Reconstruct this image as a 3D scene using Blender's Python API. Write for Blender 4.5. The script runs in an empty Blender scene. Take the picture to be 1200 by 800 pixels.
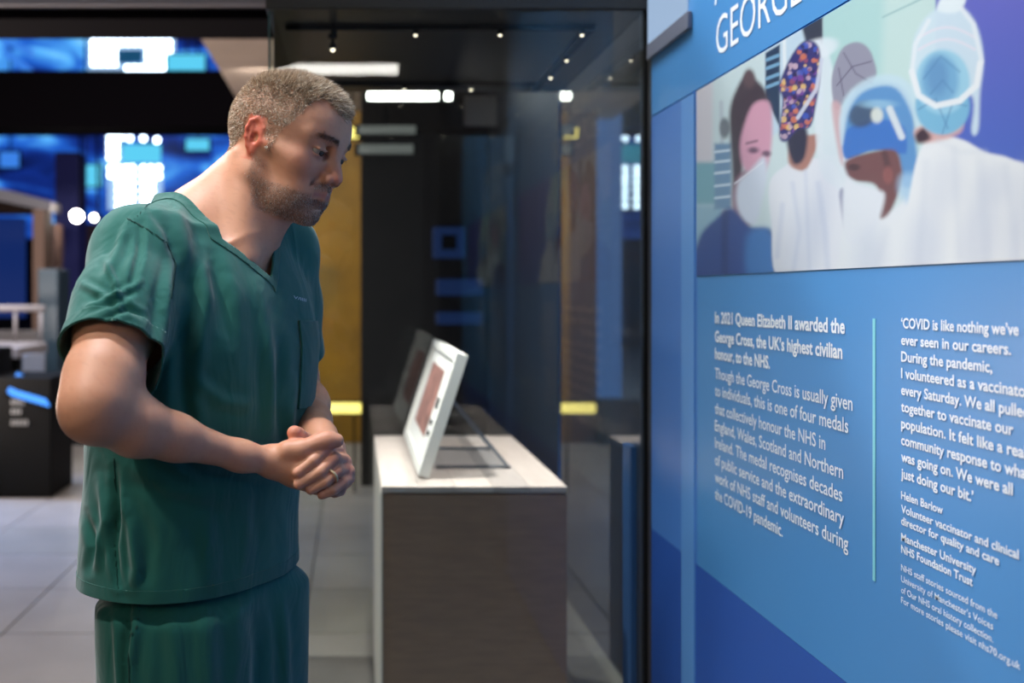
import bpy, bmesh, math, random
import numpy as np
from mathutils import Vector, Matrix
random.seed(7); RNG = np.random.default_rng(7)
C = bpy.context.scene.collection
F = 1167.0          # focal length in pixels (35 mm on 36 mm across 1200 px)
H = 1.36            # camera height
def q(px, py, Y):   # point at depth Y that the photograph shows at px, py
    return Vector(((px - 414) / F * Y, Y, H - (py - 343) / F * Y))

# ---------------------------------------------------------------- camera, world, lights, exposure
cam = bpy.data.cameras.new('camera'); co = bpy.data.objects.new('camera', cam); C.objects.link(co)
co.location = (0, 0, H); co.rotation_euler = (math.pi / 2, 0, 0)
cam.sensor_width = 36; cam.lens = 35.01
cam.shift_x = 186 / 1200; cam.shift_y = -57 / 1200
cam.clip_start = 0.05
cam.dof.use_dof = True; cam.dof.focus_distance = 1.47; cam.dof.aperture_fstop = 2.8
bpy.context.scene.camera = co
W = bpy.data.worlds.new('hall_light'); bpy.context.scene.world = W; W.use_nodes = True
W.node_tree.nodes['Background'].inputs[0].default_value = (0.75, 0.78, 0.95, 1)
W.node_tree.nodes['Background'].inputs[1].default_value = 0.055
def lamp(name, kind, loc, aim, power, col, radius=0.03, angle=60, blend=0.4, size=None):
    l = bpy.data.lights.new(name, kind); o = bpy.data.objects.new(name, l); C.objects.link(o)
    o.location = loc; o.rotation_euler = (Vector(aim) - Vector(loc)).to_track_quat('-Z', 'Y').to_euler()
    l.energy = power; l.color = col
    if kind == 'SPOT': l.spot_size = math.radians(angle); l.spot_blend = blend; l.shadow_soft_size = radius
    if kind == 'AREA': l.size = size[0]; l.shape = 'RECTANGLE'; l.size_y = size[1]
    return o
KEY = (-1.24, 0.53, 3.0)
lamp('ceiling_spot_over_man', 'SPOT', KEY, (-0.25, 1.5, 1.35), 90, (1.0, 0.93, 0.84), 0.035, 42, 0.5)
WALL_LAMP = Vector((-0.45, 0.25, 3.1))
lamp('ceiling_spot_on_text_wall', 'SPOT', WALL_LAMP, (0.75, 1.25, 1.35), 112, (1.0, 0.97, 0.93), 0.004, 75, 0.6)
o = lamp('added_fill_text_wall', 'AREA', (0.10, 1.35, 3.12), (0.72, 1.35, 1.15), 12.5, (0.90, 0.95, 1.0), size=(0.12, 2.3)); o.data.spread = math.radians(62)  # unseen fill added to lift the whole text wall
o = lamp('added_fill_far_end', 'AREA', (0.15, 2.15, 3.12), (0.74, 2.3, 1.4), 6, (0.90, 0.95, 1.0), size=(0.12, 0.6)); o.data.spread = math.radians(70)  # second added fill, brightens the far end of the panel
lamp('added_warm_fill', 'AREA', (-1.6, -1.5, 2.5), (-0.3, 1.4, 1.3), 17, (1.0, 0.86, 0.72), size=(1.0, 1.0))  # warm fill added for the man's shaded skin, no known lamp
lamp('hall_wash_light', 'AREA', (-3.2, 5.6, 5.6), (-2.2, 5.5, 0), 420, (0.95, 0.93, 0.98), size=(2.5, 3.0))
lamp('added_board_fill', 'AREA', (-0.25, 7.2, 2.95), (-0.2, 8.8, 0.9), 34, (1.0, 0.93, 0.84), size=(1.2, 0.3))  # fill added to brighten the mustard board and floor
lamp('added_up_fill', 'AREA', (-3.4, 6.0, 0.9), (-1.4, 6.3, 3.0), 100, (1.0, 0.86, 0.76), size=(0.8, 0.8))  # out-of-view fill added to light tray and soffit from below
lamp('blue_stage_light', 'AREA', (-5.5, 7.0, 4.5), (-2.6, 5.6, 0), 60, (0.3, 0.5, 1.0), size=(0.6, 0.6)).data.spread = math.radians(50)
vs = bpy.context.scene.view_settings
vs.view_transform = 'Standard'; vs.look = 'None'; vs.exposure = 0.0; vs.gamma = 1.0; vs.use_curve_mapping = False
bpy.context.scene.cycles.max_bounces = 8
bpy.context.scene.cycles.transparent_max_bounces = 16
bpy.context.scene.cycles.caustics_refractive = False
bpy.context.scene.cycles.caustics_reflective = False
bpy.context.scene.cycles.sample_clamp_indirect = 4.0

# ---------------------------------------------------------------- helpers
def lin(c):
    c = np.asarray(c, float) / 255.0
    return np.where(c <= 0.04045, c / 12.92, ((c + 0.055) / 1.055) ** 2.4)
def rgba(r, g, b): return tuple(lin((r, g, b))) + (1.0,)
def mat(name, col=(128, 128, 128), rough=0.6, metal=0.0, emit=None, estr=0.0, noise=None, bump=None, attr=None, sss=0.0, spec=0.5, sheen=0.0, coat=0.0):
    m = bpy.data.materials.new(name); m.use_nodes = True; nt = m.node_tree
    b = nt.nodes['Principled BSDF']
    b.inputs['Base Color'].default_value = rgba(*col); b.inputs['Roughness'].default_value = rough
    b.inputs['Metallic'].default_value = metal; b.inputs['Specular IOR Level'].default_value = spec
    if coat: b.inputs['Coat Weight'].default_value = coat; b.inputs['Coat Roughness'].default_value = 0.05
    if sheen: b.inputs['Sheen Weight'].default_value = sheen; b.inputs['Sheen Roughness'].default_value = 0.5
    if emit is not None:
        b.inputs['Emission Color'].default_value = rgba(*emit); b.inputs['Emission Strength'].default_value = estr
    if sss:
        b.inputs['Subsurface Weight'].default_value = sss; b.inputs['Subsurface Radius'].default_value = (1.0, 0.35, 0.2)
        b.inputs['Subsurface Scale'].default_value = 0.012
    tc = nt.nodes.new('ShaderNodeTexCoord')
    if attr:
        a = nt.nodes.new('ShaderNodeAttribute'); a.attribute_name = attr
        nt.links.new(a.outputs['Color'], b.inputs['Base Color'])
    if noise:       # (scale, contrast, stretch)
        sc, amt, st = noise
        mp = nt.nodes.new('ShaderNodeMapping'); mp.inputs['Scale'].default_value = st
        n = nt.nodes.new('ShaderNodeTexNoise'); n.inputs['Scale'].default_value = sc; n.inputs['Detail'].default_value = 6
        r = nt.nodes.new('ShaderNodeMapRange'); r.inputs['From Min'].default_value = 0.3; r.inputs['From Max'].default_value = 0.7
        r.inputs['To Min'].default_value = 1 - amt; r.inputs['To Max'].default_value = 1 + amt
        mx = nt.nodes.new('ShaderNodeMix'); mx.data_type = 'RGBA'; mx.blend_type = 'MULTIPLY'; mx.inputs[0].default_value = 1.0
        nt.links.new(tc.outputs['Object'], mp.inputs[0]); nt.links.new(mp.outputs[0], n.inputs['Vector'])
        nt.links.new(n.outputs['Fac'], r.inputs['Value'])
        if attr: nt.links.new(a.outputs['Color'], mx.inputs[6])
        else: mx.inputs[6].default_value = rgba(*col)
        nt.links.new(r.outputs[0], mx.inputs[7]); nt.links.new(mx.outputs[2], b.inputs['Base Color'])
    if bump:        # (scale, strength, distance)
        n = nt.nodes.new('ShaderNodeTexNoise'); n.inputs['Scale'].default_value = bump[0]; n.inputs['Detail'].default_value = 4
        bp = nt.nodes.new('ShaderNodeBump'); bp.inputs['Strength'].default_value = bump[1]; bp.inputs['Distance'].default_value = bump[2]
        nt.links.new(tc.outputs['Object'], n.inputs['Vector']); nt.links.new(n.outputs['Fac'], bp.inputs['Height'])
        nt.links.new(bp.outputs[0], b.inputs['Normal'])
    return m
def emat(name, col, s): return mat(name, (10, 10, 10), 0.5, emit=col, estr=s)
def glass_mat(name, tint=(0.93, 0.97, 0.96), ior=1.5):
    m = bpy.data.materials.new(name); m.use_nodes = True; nt = m.node_tree; nt.nodes.clear()
    o = nt.nodes.new('ShaderNodeOutputMaterial'); mx = nt.nodes.new('ShaderNodeMixShader')
    t = nt.nodes.new('ShaderNodeBsdfTransparent'); t.inputs[0].default_value = (*tint, 1)
    g = nt.nodes.new('ShaderNodeBsdfGlossy'); g.inputs['Roughness'].default_value = 0.0
    fr = nt.nodes.new('ShaderNodeFresnel'); fr.inputs['IOR'].default_value = ior
    ge = nt.nodes.new('ShaderNodeNewGeometry'); inv = nt.nodes.new('ShaderNodeMath'); inv.operation = 'SUBTRACT'; inv.inputs[0].default_value = 1.0
    ml = nt.nodes.new('ShaderNodeMath'); ml.operation = 'MULTIPLY'
    nt.links.new(ge.outputs['Backfacing'], inv.inputs[1]); nt.links.new(inv.outputs[0], ml.inputs[0])
    mul2 = nt.nodes.new('ShaderNodeMath'); mul2.operation = 'MULTIPLY'; mul2.inputs[1].default_value = 1.75   # both faces of the sheet
    mul2.use_clamp = True
    nt.links.new(fr.outputs[0], mul2.inputs[0]); nt.links.new(mul2.outputs[0], ml.inputs[1])
    nt.links.new(ml.outputs[0], mx.inputs[0]); nt.links.new(t.outputs[0], mx.inputs[1]); nt.links.new(g.outputs[0], mx.inputs[2])
    nt.links.new(mx.outputs[0], o.inputs[0]); return m

def link(name, me, m=None, parent=None):
    o = bpy.data.objects.new(name, me); C.objects.link(o)
    if m is not None and me is not None and not me.materials: me.materials.append(m)
    if parent is not None: o.parent = parent; o.matrix_parent_inverse = Matrix.Translation(-parent.location) if parent.rotation_euler[2] == 0 else parent.matrix_basis.inverted()
    return o
def tag(o, label=None, cat=None, group=None, kind=None):
    if label: o['label'] = label
    if cat: o['category'] = cat
    if group: o['group'] = group
    if kind: o['kind'] = kind
    return o
def empty(name, loc, label, cat, group=None):
    o = bpy.data.objects.new(name, None); C.objects.link(o); o.location = loc
    return tag(o, label, cat, group)
class MB:
    def __init__(s): s.bm = bmesh.new()
    def box(s, a, b, bev=0.0):
        a, b = Vector(a), Vector(b)
        r = bmesh.ops.create_cube(s.bm, size=1.0); v = r['verts']
        for x in v: x.co = Vector([(a[i] + b[i]) / 2 + x.co[i] * abs(b[i] - a[i]) for i in range(3)])
        if bev:
            es = list({e for x in v for e in x.link_edges}); bmesh.ops.bevel(s.bm, geom=es, offset=bev, segments=2, affect='EDGES', profile=0.5)
        return s
    def tube(s, p0, p1, r, n=12, r2=None):
        p0, p1 = Vector(p0), Vector(p1); d = p1 - p0
        res = bmesh.ops.create_cone(s.bm, cap_ends=True, segments=n, radius1=r, radius2=r if r2 is None else r2, depth=d.length)
        M = Matrix.Translation((p0 + p1) / 2) @ d.to_track_quat('Z', 'Y').to_matrix().to_4x4()
        bmesh.ops.transform(s.bm, matrix=M, verts=res['verts']); return s
    def ball(s, c, r, n=10):
        res = bmesh.ops.create_uvsphere(s.bm, u_segments=n * 2, v_segments=n, radius=r)
        bmesh.ops.translate(s.bm, vec=Vector(c), verts=res['verts']); return s
    def prism(s, pts, off):      # polygon pts (3D), extruded by off
        off = Vector(off); a = [s.bm.verts.new(Vector(p)) for p in pts]; b = [s.bm.verts.new(Vector(p) + off) for p in pts]
        s.bm.faces.new(a); s.bm.faces.new(b[::-1]); n = len(pts)
        for i in range(n): s.bm.faces.new((a[(i + 1) % n], a[i], b[i], b[(i + 1) % n]))
        return s
    def mesh(s, name, smooth=False):
        bmesh.ops.recalc_face_normals(s.bm, faces=s.bm.faces)
        me = bpy.data.meshes.new(name); s.bm.to_mesh(me); s.bm.free()
        if smooth: me.shade_smooth()
        return me
    def build(s, name, m, parent=None, smooth=False): return link(name, s.mesh(name, smooth), m, parent)
def box(name, a, b, m, parent=None, bev=0.0): return MB().box(a, b, bev).build(name, m, parent)
def np_mesh(name, V, Fc, smooth=True):
    V = np.asarray(V, np.float32); Fc = np.asarray(Fc, np.int32); k = Fc.shape[1]
    me = bpy.data.meshes.new(name); me.vertices.add(len(V)); me.vertices.foreach_set('co', V.ravel())
    me.loops.add(Fc.size); me.loops.foreach_set('vertex_index', Fc.ravel())
    me.polygons.add(len(Fc)); me.polygons.foreach_set('loop_start', np.arange(0, Fc.size, k, dtype=np.int32))
    me.update(calc_edges=True); me.validate()
    if smooth: me.shade_smooth()
    return me
def set_col(me, col, name='Col'):
    a = me.color_attributes.new(name, 'FLOAT_COLOR', 'POINT')
    c = np.ones((len(me.vertices), 4), np.float32); c[:, :3] = col; a.data.foreach_set('color', c.ravel())
def sstep(a, b, x): t = np.clip((x - a) / (b - a), 0, 1); return t * t * (3 - 2 * t)

# ---------------------------------------------------------------- distance-field modelling
class Field:
    def __init__(s, lo, hi, h):
        s.lo = np.array(lo, np.float32); s.h = h
        s.n = np.ceil((np.array(hi) - lo) / h).astype(int) + 1
        s.f = np.full(s.n, 1.0, np.float32)
    def sub(s, lo, hi, m):
        i0 = np.clip(np.floor((np.array(lo) - m - s.lo) / s.h).astype(int), 0, s.n); i1 = np.clip(np.ceil((np.array(hi) + m - s.lo) / s.h).astype(int) + 1, 0, s.n)
        if np.any(i1 <= i0): return None
        ax = [s.lo[k] + s.h * np.arange(i0[k], i1[k], dtype=np.float32) for k in range(3)]
        return (slice(i0[0], i1[0]), slice(i0[1], i1[1]), slice(i0[2], i1[2])), ax[0][:, None, None], ax[1][None, :, None], ax[2][None, None, :]
    def put(s, fn, lo, hi, k, sub=False):
        r = s.sub(lo, hi, k + 4 * s.h)
        if r is None: return
        sl, x, y, z = r; b = fn(x, y, z); a = s.f[sl]
        if not sub:
            g = np.maximum(k - np.abs(a - b), 0) / max(k, 1e-6); s.f[sl] = np.minimum(a, b) - g * g * k * 0.25
        else:
            b = -b; g = np.maximum(k - np.abs(a - b), 0) / max(k, 1e-6); s.f[sl] = np.maximum(a, b) + g * g * k * 0.25
    def cap(s, p0, r0, p1, r1, k=0.01, sub=False):
        p0 = np.array(p0, np.float32); p1 = np.array(p1, np.float32); d = p1 - p0; L = float(d @ d) + 1e-12
        def fn(x, y, z):
            t = np.clip(((x - p0[0]) * d[0] + (y - p0[1]) * d[1] + (z - p0[2]) * d[2]) / L, 0, 1)
            return np.sqrt((x - p0[0] - t * d[0]) ** 2 + (y - p0[1] - t * d[1]) ** 2 + (z - p0[2] - t * d[2]) ** 2) - (r0 + t * (r1 - r0))
        R = max(r0, r1); s.put(fn, np.minimum(p0, p1) - R, np.maximum(p0, p1) + R, k, sub)
    def chain(s, pts, k=0.01):
        for (a, ra), (b, rb) in zip(pts[:-1], pts[1:]): s.cap(a, ra, b, rb, k)
    def ell(s, c, r, M=None, k=0.01, sub=False, clip=None):
        c = np.array(c, np.float32); r = np.array(r, np.float32); M = np.eye(3, dtype=np.float32) if M is None else np.array(M, np.float32)
        def fn(x, y, z):
            X, Yy, Z = x - c[0], y - c[1], z - c[2]
            l = [M[0, i] * X + M[1, i] * Yy + M[2, i] * Z for i in range(3)]
            k0 = np.sqrt(sum((l[i] / r[i]) ** 2 for i in range(3))); k1 = np.sqrt(sum((l[i] / r[i] ** 2) ** 2 for i in range(3)))
            d = k0 * (k0 - 1) / np.maximum(k1, 1e-6)
            if clip is not None: d = np.maximum(d, clip(l[0] , l[1], l[2]))
            return d
        R = np.abs(M) @ r; s.put(fn, c - R, c + R, k, sub)
    def mesh(s):
        f = s.f; sg = f < 0; nx, ny, nz = f.shape
        act = np.zeros((nx - 1, ny - 1, nz - 1), bool); cnt = None
        allin = np.ones_like(act); 
        for dx in (0, 1):
            for dy in (0, 1):
                for dz in (0, 1):
                    v = sg[dx:nx - 1 + dx, dy:ny - 1 + dy, dz:nz - 1 + dz]; act |= v; allin &= v
        act &= ~allin; I = np.argwhere(act); del allin
        ids = np.full(act.shape, -1, np.int32); ids[act] = np.arange(len(I))
        P = np.zeros((len(I), 3)); N = np.zeros(len(I))
        for ax in range(3):
            o1, o2 = [k for k in range(3) if k != ax]
            for a in (0, 1):
                for b in (0, 1):
                    c0 = I.copy(); c0[:, o1] += a; c0[:, o2] += b; c1 = c0.copy(); c1[:, ax] += 1
                    v0 = f[c0[:, 0], c0[:, 1], c0[:, 2]]; v1 = f[c1[:, 0], c1[:, 1], c1[:, 2]]
                    m = (v0 < 0) != (v1 < 0); t = np.where(m, v0 / np.where(m, v0 - v1, 1), 0)
                    p = c0.astype(float); p[:, ax] += t; P[m] += p[m]; N[m] += 1
        P = P / N[:, None] * s.h + s.lo
        Q = []
        for ax in range(3):
            o1, o2 = (ax + 1) % 3, (ax + 2) % 3
            sl0 = [slice(1, -1)] * 3; sl1 = [slice(1, -1)] * 3; sl0[ax] = slice(0, -1); sl1[ax] = slice(1, None)
            a, b = sg[tuple(sl0)], sg[tuple(sl1)]; E = np.argwhere(a != b)
            ins = a[tuple(E.T)]; off = np.ones(3, int); off[ax] = 0; E = E + off
            def cid(d1, d2):
                c = E.copy(); c[:, o1] -= d1; c[:, o2] -= d2; return ids[c[:, 0], c[:, 1], c[:, 2]]
            qd = np.stack([cid(1, 1), cid(0, 1), cid(0, 0), cid(1, 0)], 1); qd[~ins] = qd[~ins][:, ::-1]; Q.append(qd)
        Q = np.concatenate(Q); Q = Q[(Q >= 0).all(1)]
        return P, Q
def smooth_mesh(P, Q, it=2, lam=0.5):
    e = np.concatenate([Q[:, [0, 1]], Q[:, [1, 2]], Q[:, [2, 3]], Q[:, [3, 0]]]) if Q.shape[1] == 4 else np.concatenate([Q[:, [0, 1]], Q[:, [1, 2]], Q[:, [2, 0]]])
    for _ in range(it):
        n = np.zeros(len(P)); S = np.zeros_like(P)
        n += np.bincount(e[:, 0], minlength=len(P)) + np.bincount(e[:, 1], minlength=len(P))
        for k in range(3): S[:, k] = np.bincount(e[:, 0], P[e[:, 1], k], len(P)) + np.bincount(e[:, 1], P[e[:, 0], k], len(P))
        P = P + lam * (S / np.maximum(n, 1)[:, None] - P)
    return P
def normals(P, Q):
    a = np.cross(P[Q[:, 2]] - P[Q[:, 0]], P[Q[:, -1]] - P[Q[:, 1]]) if Q.shape[1] == 4 else np.cross(P[Q[:, 1]] - P[Q[:, 0]], P[Q[:, 2]] - P[Q[:, 0]])
    N = np.zeros_like(P)
    for j in range(Q.shape[1]):
        for k in range(3): N[:, k] += np.bincount(Q[:, j], a[:, k], len(P))
    return N / np.maximum(np.linalg.norm(N, axis=1), 1e-12)[:, None]
def tri(Q): return np.concatenate([Q[:, [0, 1, 2]], Q[:, [0, 2, 3]]]) if Q.shape[1] == 4 else Q
def clip(P, T, g):      # keeps g < 0, cuts triangles cleanly along g = 0
    g = np.where(np.abs(g) < 1e-7, 1e-7, g); ins = g < 0; c = ins[T].sum(1)
    out = [T[c == 3]]; cache_a, cache_b = [], []
    newP = [P]; base = len(P)
    for cnt_, flip in ((1, False), (2, True)):
        t = T[c == cnt_]
        if not len(t): continue
        m = ins[t] if cnt_ == 1 else ~ins[t]; k = m.argmax(1); r = np.arange(len(t))
        a, b, d = t[r, k], t[r, (k + 1) % 3], t[r, (k + 2) % 3]
        def cut(u, v):
            s_ = (g[u] / (g[u] - g[v]))[:, None]; return P[u] + s_ * (P[v] - P[u])
        n = len(t); p1, p2 = cut(a, b), cut(a, d); i1 = base + np.arange(n); i2 = base + n + np.arange(n)
        newP += [p1, p2]; base += 2 * n
        if cnt_ == 1: out.append(np.stack([a, i1, i2], 1))
        else: out += [np.stack([i1, b, d], 1), np.stack([i1, d, i2], 1)]
    P2 = np.concatenate(newP); T2 = np.concatenate(out)
    key = np.round(P2 * 2e5).astype(np.int64); _, first, inv = np.unique(key, axis=0, return_index=True, return_inverse=True)
    inv = inv.ravel(); T2 = inv[T2]; P2 = P2[first]
    T2 = T2[(T2[:, 0] != T2[:, 1]) & (T2[:, 1] != T2[:, 2]) & (T2[:, 0] != T2[:, 2])]
    used = np.zeros(len(P2), bool); used[T2] = True; mp = np.cumsum(used) - 1
    return P2[used], mp[T2]
def vnoise(P, sc, seed=0):      # cheap smooth pseudo-noise
    r = np.random.default_rng(seed); o = np.zeros(len(P))
    for i in range(7):
        d = r.normal(size=3); d /= np.linalg.norm(d); o += np.sin(P @ d * sc * (0.6 + 0.25 * i) + r.uniform(0, 6.28) + 1.3 * np.sin(P @ r.normal(size=3) * sc * 0.4))
    return o / 7
# ================================================================ THE SETTING
WX = 0.75           # plane of the text wall
YG = 2.53           # front glass of the case
YB = 3.54           # back glass of the case
M = {}
M['tile'] = mat('floor_tile', (158, 150, 142), 0.36, noise=(3.0, 0.10, (1, 1, 1)), bump=(60, 0.1, 0.002))
M['tile2'] = mat('floor_tile_warm', (150, 143, 133), 0.40, noise=(3.0, 0.10, (1, 1, 1)), bump=(60, 0.1, 0.002))
M['grout'] = mat('grout', (84, 80, 76), 0.9)
M['black'] = mat('matt_black', (8, 8, 8), 0.7, spec=0.2)
M['blackg'] = mat('satin_black', (26, 25, 25), 0.3)
M['darkwall'] = mat('dark_brown_wall', (22, 17, 15), 0.6, noise=(5, 0.3, (1, 1, 1)))
M['navy'] = mat('navy', (20, 30, 58), 0.5)
M['steel'] = mat('steel', (150, 155, 155), 0.3, 0.9)
M['mustard'] = mat('mustard_board', (158, 112, 14), 0.55, noise=(2.2, 0.28, (1, 1, 1)))
M['beige'] = mat('beige_soffit', (170, 152, 138), 0.8, noise=(2, 0.1, (1, 1, 1)))
M['rust'] = mat('rust_metal', (150, 74, 52), 0.6, noise=(8, 0.3, (1, 1, 1)))
M['beam'] = mat('dark_beam', (13, 9, 13), 0.95, spec=0.1)
M['pale'] = mat('pale_board', (168, 162, 165), 0.7)
M['glass'] = glass_mat('case_glass')
M['glassedge'] = mat('glass_edge', (70, 96, 88), 0.15, spec=0.8)
M['lampw'] = emat('lamp_white', (255, 250, 240), 14)
M['lampy'] = emat('lamp_yellow', (255, 226, 120), 3.0)

flo = box('floor', (-9.0, -6.0, -0.12), (3.0, 26.7, -0.012), M['grout']); tag(flo, kind='structure')
base = {}
for mk in ('tile', 'tile2'):
    base[mk] = MB().box((-0.2965, -0.2965, -0.012), (0.2965, 0.2965, 0.0), 0.0015).mesh('tile'); base[mk].materials.append(M[mk])
ty0 = 3.98 - 0.3 - 0.6 * 3
for j in range(13):
    for i in range(14):
        x = -5.3 + 0.6 * i; y = ty0 + 0.6 * j
        if (x - 0.4) / y * F + 414 > 790 or (x + 0.4) / y * F + 414 < -40 or y > 9.2: continue
        o = link('tile', base['tile2' if (i * 7 + j * 3) % 5 == 0 else 'tile'], None, flo); o.location = (x, y, 0)
# the far part of the hall floor, beyond where tiles can be told apart
far_floor = box('floor', (-9.0, 9.4, -0.012), (3.0, 26.5, -0.001), M['tile']); tag(far_floor, kind='structure')

# text wall: carcass behind the graphic
wall = box('wall_right', (WX + 0.030, -4.0, 0.0), (WX + 0.20, YG - 0.02, 3.2), M['navy']); tag(wall, kind='structure')
ceil = MB().box((-0.985, 5.6, 3.0), (2.6, 10.5, 3.06)).build('ceiling', M['beige']); tag(ceil, kind='structure')
wb = MB().box((0.054, 7.0, 0.0), (3.0, 7.2, 3.3)).build('wall_back', M['darkwall']); tag(wb, kind='structure')
wf = box('wall_far', (-9.0, 26.5, 0.0), (3.0, 26.7, 11.0), mat('far_wall', (30, 34, 70), 0.8)); tag(wf, kind='structure')
wl = box('wall_left', (-9.2, -6.0, 0.0), (-9.0, 26.7, 11.0), mat('left_wall', (60, 52, 56), 0.8)); tag(wl, kind='structure')
hc = box('ceiling', (-9.0, -6.0, 10.2), (3.0, 26.5, 10.4), M['beam']); tag(hc, kind='structure')

# -------- overhead beams on the left
def beam(name, a, b, m, label, cat='beam'):
    o = box(name, a, b, m, bev=0.01); tag(o, label, cat); return o
beam('ceiling_beam', (-6.5, 11.5, 3.28), (-1.25, 12.2, 3.93), M['beam'], 'wide near-black ceiling beam crossing behind the man head height')
pl = box('ceiling_trim', (-3.5, 4.95, 2.79), (-0.43, 5.45, 2.86), M['pale'], bev=0.004); tag(pl, 'pale horizontal rail at the top left corner of the picture', 'rail')
dk = box('dark_rail', (-3.5, 5.0, 2.735), (-0.40, 5.4, 2.785), M['beam'], bev=0.004); tag(dk, 'thin dark rail just under the pale rail at top left', 'rail')
rp = empty('cable_tray', (-2.2, 5.6, 2.94), 'rust brown slatted cable tray under the dark rail at top left', 'cable tray')
box('side_rail', (-4.2, 5.55, 2.94), (-0.45, 5.60, 3.00), M['rust'], rp); box('side_rail', (-4.2, 6.1, 2.94), (-0.99, 6.15, 3.00), M['rust'], rp)
sm = MB().box((-0.027, 0, 0), (0.027, 0.50, 0.015)).mesh('slat'); sm.materials.append(M['rust'])
for i in range(40):
    o = link('slat', sm, None, rp); o.location = Vector((-4.15 + 0.08 * i, 5.6, 2.95)) - rp.location; o.matrix_parent_inverse = Matrix()

# -------- blue video wall of the far hall
def blob_screen(name, cols, sc, s, stretch=(1, 1, 1), seed=0.0):
    m = bpy.data.materials.new(name); m.use_nodes = True; nt = m.node_tree; b = nt.nodes['Principled BSDF']
    tc = nt.nodes.new('ShaderNodeTexCoord'); mp = nt.nodes.new('ShaderNodeMapping'); mp.inputs['Scale'].default_value = stretch; mp.inputs['Location'].default_value = (seed, seed * 2, seed)
    n = nt.nodes.new('ShaderNodeTexNoise'); n.inputs['Scale'].default_value = sc; n.inputs['Detail'].default_value = 2.5; n.inputs['Distortion'].default_value = 0.6
    r = nt.nodes.new('ShaderNodeValToRGB'); r.color_ramp.elements.remove(r.color_ramp.elements[1])
    for i, (p, c) in enumerate(cols):
        e = r.color_ramp.elements[0] if i == 0 else r.color_ramp.elements.new(p)
        e.position = p; e.color = rgba(*c)
    nt.links.new(tc.outputs['Object'], mp.inputs[0]); nt.links.new(mp.outputs[0], n.inputs['Vector']); nt.links.new(n.outputs['Fac'], r.inputs[0])
    b.inputs['Base Color'].default_value = (0.01, 0.01, 0.01, 1); b.inputs['Roughness'].default_value = 0.4
    nt.links.new(r.outputs[0], b.inputs['Emission Color']); b.inputs['Emission Strength'].default_value = s
    return m
BL = [(0.30, (6, 10, 40)), (0.42, (14, 40, 120)), (0.52, (30, 90, 190)), (0.6, (80, 165, 235)), (0.72, (150, 215, 250))]
M['vid'] = blob_screen('video_blue', BL, 0.75, 1.25, (0.7, 1, 1.5), 3.0)
def qbox(name, x0, y0, x1, y1, Y, t, m, parent=None, bev=0.0):
    a = q(x0, y1, Y); b = q(x1, y0, Y); return box(name, a, (b.x, Y + t, b.z), m, parent, bev)
vw = empty('video_wall', q(130, 343, 25), 'large blue glowing video wall far across the hall on the left', 'video wall')
k = 0
for r_ in range(4):
    for c_ in range(8):
        x0, x1 = -10 + 37 * c_, -10 + 37 * (c_ + 1) - 0.7; y0, y1 = -20 + 75 * r_, -20 + 75 * (r_ + 1) - 0.7
        qbox('screen_panel', x0, y0, x1, y1, 25, 0.12, M['vid'], vw, 0.004)
qbox('backing', -12, -22, 288, 283, 25.13, 0.1, M['black'], vw)
# bright bulb signs hanging in front of it
bulb = MB().ball((0, 0, 0), 0.072, 6).mesh('bulb', True); bulb.materials.append(emat('bulb_glow', (215, 235, 255), 9))
M['cyan'] = emat('cyan_screen', (90, 200, 235), 1.1)
M['skyblue'] = emat('sky_screen', (60, 130, 230), 1.0)
M['softwhite'] = emat('white_box', (170, 210, 255), 0.9)
def sign(name, label, cells, Y, plates):
    xs = [c[0] for c in cells]; ys = [c[1] for c in cells]
    t = empty(name, q(sum(xs) / len(xs), max(ys), Y), label, 'light sign')
    for x in (min(xs) + 4, max(xs) - 4):
        a = q(x, min(ys), Y); MB().tube((a.x, a.y + .12, a.z), (a.x, a.y + .12, 10.2), 0.02).build('hanger', M['black'], t)
    for (x0, y0, x1, y1, mm, nm) in plates: qbox(nm, x0, y0, x1, y1, Y + (0.08 if 'panel' in nm and 'cyan' not in nm else -0.02), 0.08, mm, t, 0.01)
    for (x, y) in cells:
        o = link('bulb', bulb, None, t); o.location = q(x, y, Y) - t.location; o.matrix_parent_inverse = Matrix()
    return t
cells = []
for y in (42, 50, 58, 66, 74, 80):
    for x in range(110, 204, 8):
        if 136 < x < 168 and 55 < y < 78: continue
        if x > 190 and y > 60: continue
        if x < 150 and y > 79: continue
        cells.append((x, y))
for x in range(158, 200, 8): cells.append((x, 91))
sign('bulb_sign', 'upper bright white bulb sign above the dark beam at top left', cells, 22.0, [(103, 36, 205, 84, M['softwhite'], 'light_panel'), (136, 58, 167, 74, mat('sign_dark', (20, 70, 110), 0.5, emit=(30, 90, 130), estr=0.6), 'dark_window')])
cells = [(x, y) for x in (129, 136) for y in (160, 168, 176, 184)] + [(152, 162), (168, 162), (184, 164), (143, 160)]
cells += [(x, y) for x in (130, 139, 148, 155) for y in (197, 205)] + [(x, y) for x in (168, 177, 186) for y in (197, 206)]
cells += [(x, y) for x in (139, 148, 155, 168, 178) for y in (214, 223, 232, 241)]
sign('bulb_sign', 'lower bright white bulb sign right above the man right shoulder', cells, 23.5, [(124, 155, 141, 190, M['softwhite'], 'light_panel'), (143, 169, 188, 190, M['cyan'], 'cyan_panel'), (126, 192, 159, 246, M['softwhite'], 'light_panel'), (164, 192, 190, 246, M['softwhite'], 'light_panel')])
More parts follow.
